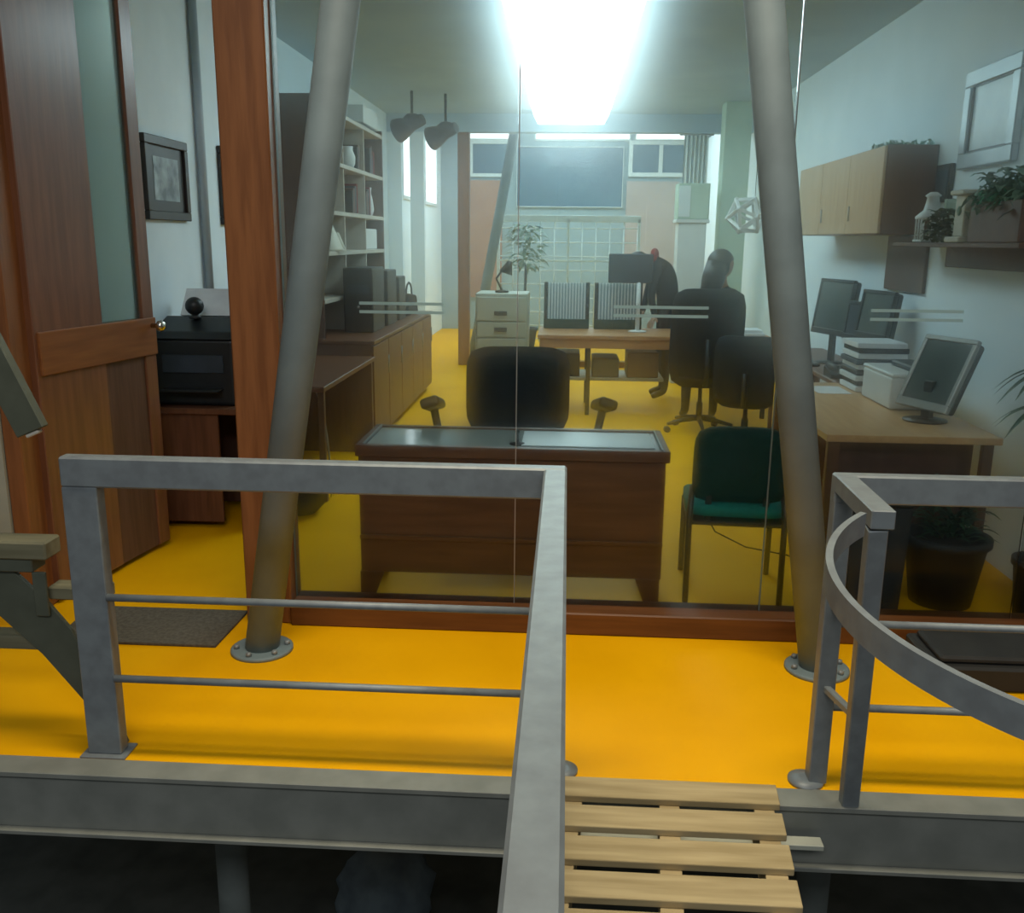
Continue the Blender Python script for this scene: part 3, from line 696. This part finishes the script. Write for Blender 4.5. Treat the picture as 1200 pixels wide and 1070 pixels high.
t = thing('low_desk', 'low wooden desk along the left wall behind the wooden post', 'desk', (-1.9, 6.3, 0))
MB().box((-2.34, 5.56, .72), (-1.48, 7.12, .755), .005).build('top', 'cabinet_wood', t)
MB().box((-2.34, 7.06, 0), (-1.5, 7.10, .72), .003).build('end_panel', 'brown_board', t)
MB().box((-2.34, 5.60, 0), (-1.75, 5.63, .72), .003).build('end_panel', 'brown_board', t)
MB().box((-1.54, 5.62, 0), (-1.50, 5.66, .72), .003).build('leg', 'brown_board', t)
single('power_cable', MB().tube([(-1.57, 5.70, .715), (-1.52, 5.66, .60), (-1.49, 5.64, .4), (-1.47, 5.62, .2), (-1.50, 5.72, .012)], .006, 6), 'grey_metal', 'grey cable hanging down from the low desk edge', 'cable')
mb = MB().lathe([(.02, 0), (.10, .01), (.15, .06), (.16, .14), (.13, .22), (.06, .27), (.01, .28)], (-1.60, 5.38, 0), 24)
for v in mb.bm.verts: v.co.x += .012 * math.sin(v.co.z * 31 + v.co.y * 17)
single('bag', mb, 'black_fabric', 'dark rounded bag on the yellow floor behind the left column', 'bag')

t = thing('sideboard', 'long brown sideboard with doors along the left wall', 'sideboard', (-1.9, 8.7, 0))
MB().box((-2.345, 7.15, .05), (-1.52, 10.30, .84), .004).build('body', 'brown_board', t)
MB().box((-2.345, 7.14, .84), (-1.49, 10.32, .87), .004).build('top', 'cabinet_wood', t)
MB().box((-2.34, 7.2, 0), (-1.58, 10.25, .05), 0).build('plinth', 'black_plastic', t)
for k in range(5):
    y0 = 7.16 + k * .628
    dr = MB().box((-1.519, y0, .07), (-1.50, y0 + .615, .825), .003).build('door', 'cabinet_wood', t)
    MB().tube([(-1.488, y0 + .55, .55), (-1.488, y0 + .55, .70)], .006, 8).build('handle', 'grey_metal', dr)
t = thing('bookcase', 'tall open bookcase with pale shelves standing on the sideboard', 'bookcase', (-2.12, 8.5, .87))
MB().box((-2.345, 7.22, .872), (-1.90, 7.25, 2.70), .003).build('side_panel', 'brown_board', t)
MB().box((-2.345, 9.70, .872), (-1.90, 9.73, 2.70), .003).build('side_panel', 'brown_board', t)
MB().box((-2.345, 7.25, .872), (-2.33, 9.70, 2.70), 0).build('back_panel', 'brown_board', t)
for y in (8.03, 8.86): MB().box((-2.33, y, .872), (-1.905, y + .022, 2.66), .002).build('divider', 'shelf_edge', t)
for z in (1.14, 1.51, 1.83, 2.22, 2.62): MB().box((-2.33, 7.25, z), (-1.895, 9.70, z + .035), .003).build('shelf', 'shelf_edge', t)
k = 0
bk = [('black_plastic', 'black book'), ('brown_board', 'brown book'), ('dark_blue', 'dark blue book'), ('red_cloth', 'dark red book'), ('dark_green_fabric', 'dark green book')]
for z, zn, bay, y, n in ((1.865, 'second shelf', 'middle bay', 8.46, 4), (1.865, 'second shelf', 'far bay', 9.02, 4), (2.255, 'top shelf', 'middle bay', 8.70, 2), (2.255, 'top shelf', 'far bay', 9.25, 4)):
    for j in range(n):
        th = .035 + .012 * ((k * 7) % 4); h = .20 + .022 * ((k * 5) % 4)
        m, nm = bk[j]
        single('book', MB().box((-2.16, y, z + .001), (-1.93, y + th - .003, z + h), .003), m, '%s in the %s, %s of the bookcase' % (nm, bay, zn), 'book', 'books in the bookcase')
        y += th; k += 1
t = thing('jug', 'white jug on the top shelf of the bookcase, near its divider', 'jug', (-2.0, 8.5, 2.255))
MB().lathe([(.05, 0), (.07, .04), (.075, .10), (.05, .16), (.055, .19), (.045, .19), (.01, .15)], (-1.99, 8.55, 2.256), 20).build('body', 'white_plastic', t)
MB().tube([(-1.99, 8.62, 2.30), (-1.99, 8.67, 2.33), (-1.99, 8.67, 2.39), (-1.99, 8.61, 2.42)], .009, 8).build('handle', 'white_plastic', t)
single('vase', MB().lathe([(.03, 0), (.05, .06), (.035, .16), (.02, .22), (.028, .27), (.01, .26)], (-1.97, 9.35, 1.866), 18), 'white_plastic', 'slim white vase on the second shelf of the bookcase', 'vase')
single('storage_box', MB().box((-2.2, 9.0, 1.546), (-1.93, 9.5, 1.74), .008), 'white_plastic', 'pale storage box on the third shelf of the bookcase', 'box')
t = thing('paper_ornament', 'cream folded paper ornament at the near end of the bookcase', 'ornament', (-1.95, 7.7, 1.545))
MB().lathe([(.15, 0), (.12, .03), (.02, .27)], (-1.98, 7.72, 1.546), 4, Matrix.Rotation(R(20), 4, 'Z')).build('pyramid', 'warm_white', t)
MB().lathe([(.09, 0), (.015, .15)], (-1.94, 7.90, 1.546), 4, Matrix.Rotation(R(50), 4, 'Z')).build('small_pyramid', 'warm_white', t)
single('carton', MB().box((-2.25, 9.0, 2.701), (-1.93, 9.68, 2.86), .006), 'white_plastic', 'flat white carton on top of the bookcase', 'carton')
def tower(label, y0, y1, h, x0=-1.87, x1=-1.62):
    t = thing('computer_tower', label, 'computer', ((x0 + x1) / 2, (y0 + y1) / 2, .87))
    MB().box((x0, y0, .872), (x1, y1, .87 + h), .012, None, 2).build('case', 'black_plastic', t)
    MB().box((x0 + .03, y0 - .004, .872 + h * .6), (x1 - .03, y0 + .002, .86 + h * .75), .001).build('drive_bay', 'dark_blue', t)
    MB().lathe([(.012, 0), (.012, .004), (.005, .005)], ((x0 + x1) / 2, y0, .87 + h * .4), 12, Matrix.Rotation(R(90), 4, 'X')).build('power_button', 'grey_metal', t)
tower('black computer case nearest on the left sideboard', 7.75, 8.25, .54)
tower('black computer case second on the left sideboard', 8.4, 8.85, .50)
tower('lower black computer case third on the left sideboard', 9.0, 9.35, .42)
t = thing('handbag', 'black bag with arched handles at the far end of the sideboard', 'bag', (-1.7, 9.8, .87))
MB().prism([(9.5, .872), (10.15, .872), (10.05, 1.06), (9.62, 1.10)], -1.84, -1.62, 'x', .02).build('body', 'black_fabric', t)
for x in (-1.79, -1.67):
    MB().tube([(x, 9.66, 1.07)] + [(x, 9.84 - .18 * math.cos(a), 1.07 + .13 * math.sin(a)) for a in (.5, 1.0, 1.57, 2.1, 2.6)] + [(x, 10.02, 1.05)], .010, 8).build('handle', 'black_fabric', t)

def spot(label, c):
    t = thing('spotlight', label, 'spotlight', (c[0], c[1], ZC))
    MB().tube([(c[0], c[1], ZC), (c[0], c[1], c[2] + .08)], .015, 8).build('stem', 'black_plastic', t)
    MB().lathe([(.06, -.14), (.07, .0), (.12, .14), (.13, .20), (.11, .20), (.06, .02)], c, 20, Matrix.Rotation(R(70), 4, 'Y') @ Matrix.Rotation(R(200), 4, 'X')).build('shade', 'black_plastic', t)
    MB().ball((c[0], c[1], c[2] + .03), .11, (1, 1, .8), 2).build('housing', 'black_plastic', t)
spot('black ceiling spotlight above the end of the bookcase', (-1.72, 10.5, 2.86))
spot('black ceiling spotlight beside the rear wooden post', (-1.38, 10.7, 2.80))

# ------------------------------------------------------------------ middle of the room
t = thing('filing_cabinet', 'pale metal filing cabinet behind the front office chair', 'cabinet', (-.56, 8.25, 0))
MB().box((-.785, 8.02, .03), (-.335, 8.50, 1.20), .006).build('body', 'pale_metal', t)
for z0, z1, zh in ((.06, .545, .40), (.56, .815, .70), (.83, .955, .895), (.97, 1.17, 1.035)):
    dr = MB().box((-.77, 8.0, z0), (-.35, 8.02, z1), .003).build('drawer', 'pale_metal', t)
    MB().box((-.62, 7.985, zh - .018), (-.51, 8.0, zh + .018), .003).build('handle', 'frame_black', dr)
t = thing('desk_lamp', 'small black bent lamp on top of the pale filing cabinet', 'lamp', (-.57, 8.2, 1.2))
MB().lathe([(.06, 0), (.06, .015), (.02, .02)], (-.57, 8.2, 1.201), 18).build('base', 'black_plastic', t)
MB().tube([(-.57, 8.2, 1.22), (-.62, 8.2, 1.32), (-.53, 8.2, 1.44)], .010, 8).build('arm', 'black_plastic', t)
MB().lathe([(.02, 0), (.03, .03), (.06, .11), (.05, .11), (.01, .04)], (-.50, 8.2, 1.47), 16, Matrix.Rotation(R(200), 4, 'Y')).build('shade', 'black_plastic', t)

t = thing('long_table', 'long wooden work table in the middle of the room', 'table', (.85, 9.2, 0))
MB().box((-.27, 8.82, .735), (1.95, 9.66, .775), .005).build('top', 'table_wood', t)
MB().box((-.25, 8.835, .65), (1.93, 8.855, .735), .002).build('apron', 'table_wood', t)
for x in (-.22, .20, 1.88):
    for y in (8.86, 9.56): MB().box((x, y, 0), (x + .04, y + .04, .735), .003).build('leg', 'black_plastic', t)
MB().box((-.20, 8.92, .33), (.95, 9.50, .36), .003).build('lower_shelf', 'grey_metal', t)
for k, (x0, x1, h, m, nm) in enumerate(((-.16, .14, .22, 'black_plastic', 'black crate on the lower shelf of the long table, left end'), (.26, .52, .18, 'dark_blue', 'dark blue crate in the middle of the lower shelf'), (.60, .90, .24, 'brown_board', 'brown box on the lower shelf of the long table, right end'))):
    single('crate', MB().box((x0, 8.96, .361), (x1, 9.4, .36 + h), .008).box((x0 + .02, 8.98, .36 + h), (x1 - .02, 9.38, .365 + h), .002), m, nm, 'crate')
def slat_screen(label, x0, x1, y):
    t = thing('slat_screen', label, 'screen', ((x0 + x1) / 2, y, .775), 'slatted screens on the long table')
    MB().box((x0, y - .02, .776), (x1, y + .06, .87), .004).build('base', 'dark_green_fabric', t)
    MB().box((x0, y, .87), (x0 + .035, y + .04, 1.24), .003).box((x1 - .035, y, .87), (x1, y + .04, 1.24), .003).build('frame', 'black_plastic', t)
    MB().box((x0 + .035, y + .03, .87), (x1 - .035, y + .036, 1.23), .0).build('backing', 'facade', t)
    n = 13
    for k in range(n):
        x = x0 + .05 + (x1 - x0 - .1) * k / (n - 1)
        MB().box((x - .006, y + .005, .87), (x + .006, y + .02, 1.235), .001).build('slat', 'white_frame', t)
slat_screen('black framed screen of white slats at the left of the table', -.23, .23, 9.5)
slat_screen('black framed screen of white slats under the raised monitor', .28, .76, 9.5)
t = thing('monitor', 'dark blue raised monitor on a pale stand on the long table', 'monitor', (.63, 9.25, .775))
MB().box((.40, 9.22, 1.25), (.83, 9.26, 1.53), .008).build('panel', 'dark_blue', t)
MB().box((.415, 9.259, 1.265), (.815, 9.263, 1.515), 0).build('screen', 'screen_glass', t)
MB().tube([(.70, 9.24, .79), (.70, 9.24, 1.26)], .022, 12).build('stand', 'white_plastic', t, 'pale pole stand')
MB().lathe([(.09, 0), (.09, .012), (.03, .02)], (.70, 9.24, .776), 20).build('foot', 'white_plastic', t, 'pale round foot')
single('paper_tray', MB().box((1.62, 9.0, .776), (1.90, 9.3, .80), .003).box((1.64, 9.02, .80), (1.88, 9.28, .83), .002), 'paper', 'white paper pile at the right end of the long table', 'paper')
t = thing('laptop', 'dark open laptop in front of the seated person', 'laptop', (1.40, 9.1, .775))
MB().box((1.24, 8.98, .776), (1.58, 9.22, .795), .004).build('base', 'black_plastic', t)
MB().box((1.24, 9.22, .79), (1.58, 9.235, 1.02), .004).build('lid', 'black_plastic', t)

# wire polyhedron model
t = thing('polyhedron_model', 'white openwork polyhedron model hanging beside the right column', 'model', (1.56, 8.5, 1.88))
tb = bmesh.new(); bmesh.ops.create_icosphere(tb, subdivisions=1, radius=.165)
bmesh.ops.rotate(tb, verts=tb.verts, matrix=Matrix.Rotation(.5, 3, 'X') @ Matrix.Rotation(.3, 3, 'Y'))
f = MB(); nodes = MB(); C0 = Vector((1.56, 8.5, 1.88))
for e in tb.edges: f.bar(C0 + e.verts[0].co, C0 + e.verts[1].co, .028, .02, (0, 1, 0), .002)
for v in tb.verts: nodes.ball(C0 + v.co, .024, sub=1)
top = max((v.co for v in tb.verts), key=lambda c_: c_.z)
f.build('struts', 'white_plastic', t); nodes.build('nodes', 'white_plastic', t)
MB().tube([C0 + top, (C0.x + top.x, C0.y + top.y, ZC)], .003, 6).build('thread', 'grey_metal', t)
tb.free()

t = thing('pedestal', 'pale pedestal near the rear glass carrying a green box', 'pedestal', (1.40, 11.2, 0))
MB().box((1.26, 11.05, 0), (1.58, 11.35, 1.86), .006).build('shaft', 'white_plastic', t)
MB().box((1.23, 11.02, 1.86), (1.61, 11.38, 1.90), .006).build('cap', 'white_plastic', t)
t = thing('lantern_box', 'pale green box standing on the pedestal by the rear glass', 'box', (1.40, 11.2, 1.90))
MB().box((1.24, 11.03, 1.901), (1.60, 11.37, 2.30), .012, None, 2).build('body', 'pale_green', t)
MB().box((1.25, 11.022, 1.93), (1.38, 11.03, 2.27), .002).build('front_plate', 'white_frame', t, 'lighter front plate')
t = thing('curtain', 'narrow white gathered curtain at the rear glass', 'curtain', (1.7, 12.2, 0))
mb = MB(); prev = None
for i in range(49):
    u = i / 48; x = 1.42 + .30 * u; y = 12.24 + .035 * math.sin(u * 38) ; row = [mb.bm.verts.new((x, y, .004)), mb.bm.verts.new((x, y, 2.94)), mb.bm.verts.new((x, y + .004, 2.94)), mb.bm.verts.new((x, y + .004, .004))]
    if prev:
        for k in range(4): mb.bm.faces.new((prev[k], prev[(k + 1) % 4], row[(k + 1) % 4], row[k]))
    prev = row
mb.build('cloth', 'white_frame', t)
MB().tube([(1.36, 12.24, 2.95), (1.78, 12.24, 2.95)], .012, 8).build('rod', 'grey_metal', t)
# white mesh fence beyond the rear glass
t = thing('mesh_fence', 'white wire mesh fence beyond the rear glass', 'fence', (0, 14.5, 0))
f = MB()
for i in range(11): f.tube([(-1.05 + i * .21, 14.5, .10), (-1.05 + i * .21, 14.5, 1.92)], .010, 6)
for j in range(9): f.tube([(-1.05, 14.5, .15 + j * .21), (1.05, 14.5, .15 + j * .21)], .009, 6)
f.build('mesh', 'white_frame', t)
for x in (-1.07, 0, 1.07): MB().box((x - .02, 14.48, 0), (x + .02, 14.52, 1.97), .003).build('post', 'white_frame', t)
MB().box((-1.09, 14.48, 1.92), (1.09, 14.52, 2.02), .003).build('top_rail', 'white_frame', t)
MB().box((-1.09, 14.47, 1.33), (1.09, 14.50, 1.36), .003).build('middle_rail', 'white_frame', t)
t = thing('potted_shrub', 'green shrub in a pot beyond the rear glass by the mesh fence', 'plant', (-.62, 13.6, 0))
pot(t, (-.62, 13.6, 0), .2, .4)
MB().tube([(-.62, 13.6, .34), (-.60, 13.6, 1.3)], .02, 8).build('stem', 'soil', t)
mb = MB()
for k in range(200):
    a = random.uniform(0, 6.28); u = random.uniform(0, .26)
    mb.leaf((-.6 + u * math.cos(a), 13.6 + u * math.sin(a), random.uniform(1.25, 1.85)), (math.cos(a), math.sin(a), random.uniform(-.3, .9)), random.uniform(.1, .18), .06, .5, 3)
mb.build('foliage', 'leaf_pale', t)

# ------------------------------------------------------------------ people
def skin_mesh(name, J, B, root, mats, pick, extra=None):
    names = list(J); idx = {n: i for i, n in enumerate(names)}
    me = bpy.data.meshes.new(name); me.from_pydata([J[n][0] for n in names], [(idx[a], idx[b]) for a, b in B], [])
    ob = bpy.data.objects.new(name, me); COL.objects.link(ob)
    md = ob.modifiers.new('skin', 'SKIN'); md.use_smooth_shade = True
    ob.modifiers.new('sub', 'SUBSURF').levels = 2
    sv = me.skin_vertices[0].data
    for n in names:
        r = J[n][1]; sv[idx[n]].radius = r if isinstance(r, tuple) else (r, r); sv[idx[n]].use_root = (n == root)
    dg = bpy.context.evaluated_depsgraph_get(); dg.update()
    nm = bpy.data.meshes.new_from_object(ob.evaluated_get(dg))
    bpy.data.objects.remove(ob); bpy.data.meshes.remove(me)
    if extra:
        bm = bmesh.new(); bm.from_mesh(nm); extra(bm); bm.to_mesh(nm); bm.free()
    nm.materials.clear()
    for m in mats: nm.materials.append(MATS[m])
    for p_ in nm.polygons:
        p_.use_smooth = True; p_.material_index = pick(p_.center)
    return nm
def add_face(bm, c, fw, up, r=.1):
    # head ovoid with nose, brow, chin and ears, looking along fw
    fw = Vector(fw).normalized(); up = (Vector(up) - fw * Vector(up).dot(fw)).normalized(); rt = fw.cross(up)
    M = Matrix((rt, fw, up)).transposed().to_4x4(); M.translation = c
    t = bmesh.new(); bmesh.ops.create_uvsphere(t, u_segments=24, v_segments=18, radius=1)
    for v in t.verts:
        x, y, z = v.co
        w = .76 if z > -.2 else .76 + (z + .2) * .28
        q = Vector((x * w, y * (.95 if y < 0 else .92), z * 1.15))
        if y > .55:
            q.y += .16 * math.exp(-((x / .16) ** 2 + ((z + .12) / .2) ** 2))      # nose
            q.y += .05 * math.exp(-((z - .22) / .1) ** 2)                          # brow
            q.y += .06 * math.exp(-((x / .25) ** 2 + ((z + .48) / .08) ** 2))       # lips
            q.y -= .07 * (math.exp(-(((x - .34) / .14) ** 2 + ((z - .05) / .1) ** 2)) + math.exp(-(((x + .34) / .14) ** 2 + ((z - .05) / .1) ** 2)))  # eye sockets
        v.co = q * r
    for sx in (-1, 1):
        e = bmesh.new(); bmesh.ops.create_icosphere(e, subdivisions=2, radius=.26 * r)
        for v in e.verts: v.co = Vector((v.co.x * .35 + sx * .78 * r, v.co.y * .7 - .05 * r, v.co.z * 1.1 - .05 * r))
        m_ = bpy.data.meshes.new('e'); e.to_mesh(m_); e.free(); t.from_mesh(m_); bpy.data.meshes.remove(m_)
    bmesh.ops.transform(t, matrix=M, verts=t.verts)
    m_ = bpy.data.meshes.new('h'); t.to_mesh(m_); t.free(); bm.from_mesh(m_); bpy.data.meshes.remove(m_)
def hand(J, B, wrist, w, d, n, side):
    # palm plus five finger chains; d = pointing direction, n = back-of-hand normal
    w = Vector(w); d = Vector(d).normalized(); n = Vector(n).normalized(); s = d.cross(n) * side
    k = wrist
    J[k + '_palm'] = (w + d * .06, (.034, .016)); B.append((wrist, k + '_palm'))
    for i, (o, L) in enumerate(((-.03, .070), (-.010, .082), (.010, .077), (.028, .060))):
        a = w + d * .095 + s * o; b = a + d * L * .55 - n * .012; c = b + d * L * .3 - n * .024
        for q, p_ in zip('abc', (a, b, c)): J['%s_f%d%s' % (k, i, q)] = (p_, .0085)
        B += [(k + '_palm', '%s_f%da' % (k, i)), ('%s_f%da' % (k, i), '%s_f%db' % (k, i)), ('%s_f%db' % (k, i), '%s_f%dc' % (k, i))]
    a = w + d * .045 - s * .038; b = a + d * .035 - s * .018 - n * .008
    J[k + '_ta'] = (a, .011); J[k + '_tb'] = (b, .009)
    B += [(k + '_palm', k + '_ta'), (k + '_ta', k + '_tb')]
def person(label, loc, J, B, root, mats, pick, head, fw, up, r, hair):
    t = thing('person', label, 'person', loc)
    off = Vector(loc)
    nm = skin_mesh('body', J, B, root, mats, pick, lambda bm: add_face(bm, Vector(head), fw, up, r))
    nm.transform(Matrix.Translation(-off))
    o = bpy.data.objects.new('body', nm); COL.objects.link(o); o.parent = t; ROOTLOC[o.name] = off
    hair.build('hair', 'hair_dark', t)
    return t
# seated person with long dark hair, back to the viewer, face turned right
J = {'pelvis': (Vector((1.27, 8.27, .635)), (.16, .11)), 'waist': (Vector((1.29, 8.31, .86)), (.135, .095)), 'chest': (Vector((1.31, 8.34, 1.08)), (.16, .105)),
     'collar': (Vector((1.33, 8.35, 1.21)), (.10, .075)), 'neck': (Vector((1.345, 8.36, 1.30)), (.05, .05)), 'skull': (Vector((1.355, 8.38, 1.40)), (.06, .07))}
B = [('pelvis', 'waist'), ('waist', 'chest'), ('chest', 'collar'), ('collar', 'neck'), ('neck', 'skull')]
for s, n in ((-1, 'l'), (1, 'r')):
    sh_ = Vector((1.33 + s * .165, 8.35, 1.19)); el = Vector((1.34 + s * .23, 8.52, .96)); wr = Vector((1.38 + s * .13, 8.80, .845))
    J['sho_' + n] = (sh_, (.062, .062)); J['elb_' + n] = (el, (.045, .045)); J['wri_' + n] = (wr, (.03, .027))
    B += [('collar', 'sho_' + n), ('sho_' + n, 'elb_' + n), ('elb_' + n, 'wri_' + n)]
    hand(J, B, 'wri_' + n, wr, (-.05 * s, 1, -.1), (0, .1, 1), -s)
    hp_ = Vector((1.27 + s * .10, 8.36, .61)); kn = Vector((1.27 + s * .13, 8.72, .60)); an = Vector((1.27 + s * .13, 8.70, .10)); to = Vector((1.27 + s * .14, 8.84, .035))
    J['hip_' + n] = (hp_, (.095, .085)); J['kne_' + n] = (kn, (.065, .06)); J['cal_' + n] = (kn.lerp(an, .35) - Vector((0, .02, 0)), (.055, .055)); J['ank_' + n] = (an, (.04, .04)); J['toe_' + n] = (to, (.035, .03))
    B += [('pelvis', 'hip_' + n), ('hip_' + n, 'kne_' + n), ('kne_' + n, 'cal_' + n), ('cal_' + n, 'ank_' + n), ('ank_' + n, 'toe_' + n)]
def pick1(c):
    if c.z > 1.27: return 0
    if c.y > 8.82 and c.z > .75: return 0
    return 1 if c.z > .69 else (2 if c.z > .09 else 3)
hr = MB().ball((1.335, 8.355, 1.475), .118, (1.0, 1.06, 1.02), 3)
for v in hr.bm.verts:
    if v.co.x > 1.40 and v.co.z < 1.50: v.co.x = 1.40 + (v.co.x - 1.40) * .2
hr.tube([(1.30, 8.30, 1.46), (1.265, 8.255, 1.34), (1.24, 8.235, 1.22), (1.25, 8.24, 1.08)], [.095, .10, .085, .03], 14)
person('person with long dark hair and dark clothes seated in the high-backed chair', (1.27, 8.3, 0), J, B, 'pelvis', ['skin', 'black_fabric', 'jeans', 'black_plastic'], pick1,
       (1.365, 8.385, 1.455), (.85, .5, -.05), (0, 0, 1), .104, hr)
# standing person stooping over the table, facing left
J = {'pelvis': (Vector((1.06, 9.98, .96)), (.14, .15)), 'waist': (Vector((1.07, 9.98, 1.14)), (.12, .13)), 'chest': (Vector((1.0, 9.97, 1.33)), (.125, .155)),
     'collar': (Vector((.90, 9.96, 1.44)), (.09, .11)), 'neck': (Vector((.83, 9.95, 1.47)), (.055, .055)), 'skull': (Vector((.75, 9.94, 1.48)), (.06, .06))}
B = [('pelvis', 'waist'), ('waist', 'chest'), ('chest', 'collar'), ('collar', 'neck'), ('neck', 'skull')]
for s, n in ((-1, 'l'), (1, 'r')):
    sh_ = Vector((.93, 9.97 + s * .17, 1.38)); el = Vector((.86, 9.90 + s * .19, 1.10)); wr = Vector((.90, 9.66 + s * .13, .90) if s < 0 else (.80, 9.95, .92))
    J['sho_' + n] = (sh_, (.062, .062)); J['elb_' + n] = (el, (.045, .045)); J['wri_' + n] = (wr, (.03, .027))
    B += [('collar', 'sho_' + n), ('sho_' + n, 'elb_' + n), ('elb_' + n, 'wri_' + n)]
    hand(J, B, 'wri_' + n, wr, (-.35, -.6, -.35), (-.2, -.3, 1), -s)
    hp_ = Vector((1.05, 9.98 + s * .10, .90)); kn = Vector((1.03, 9.98 + s * .12, .50)); an = Vector((1.06, 9.98 + s * .13, .09)); to = Vector((.92, 9.97 + s * .14, .035))
    J['hip_' + n] = (hp_, (.095, .09)); J['kne_' + n] = (kn, (.062, .062)); J['cal_' + n] = (kn.lerp(an, .35) + Vector((.02, 0, 0)), (.056, .056)); J['ank_' + n] = (an, (.04, .04)); J['toe_' + n] = (to, (.035, .03))
    B += [('pelvis', 'hip_' + n), ('hip_' + n, 'kne_' + n), ('kne_' + n, 'cal_' + n), ('cal_' + n, 'ank_' + n), ('ank_' + n, 'toe_' + n)]
def pick2(c):
    if c.x < .86 and c.z > 1.36: return 0
    if c.z < .93 and c.y < 9.63: return 0
    if c.z < .93 and c.x < .82: return 0
    return 1 if c.z > .92 else (2 if c.z > .08 else 3)
hr = MB().ball((.735, 9.945, 1.445), .110, (1.05, .95, .95), 3)
for v in hr.bm.verts:
    if v.co.z < 1.40 and v.co.x < .74: v.co.z = 1.40 + (v.co.z - 1.40) * .2
pp = person('person in dark clothes with a red collar stooping behind the raised monitor', (1.05, 9.98, 0), J, B, 'pelvis', ['skin', 'black_fabric', 'jeans', 'black_plastic'], pick2,
       (.715, 9.94, 1.415), (-.80, 0, -.6), (-.6, 0, .8), .100, hr)
MB().tube([(.905 + .02 * math.cos(a), 9.955 + .105 * math.cos(a), 1.45 + .095 * math.sin(a)) for a in [i * 2 * math.pi / 20 for i in range(21)]], .038, 10, False).build('collar', 'red_cloth', pp, 'red collar')
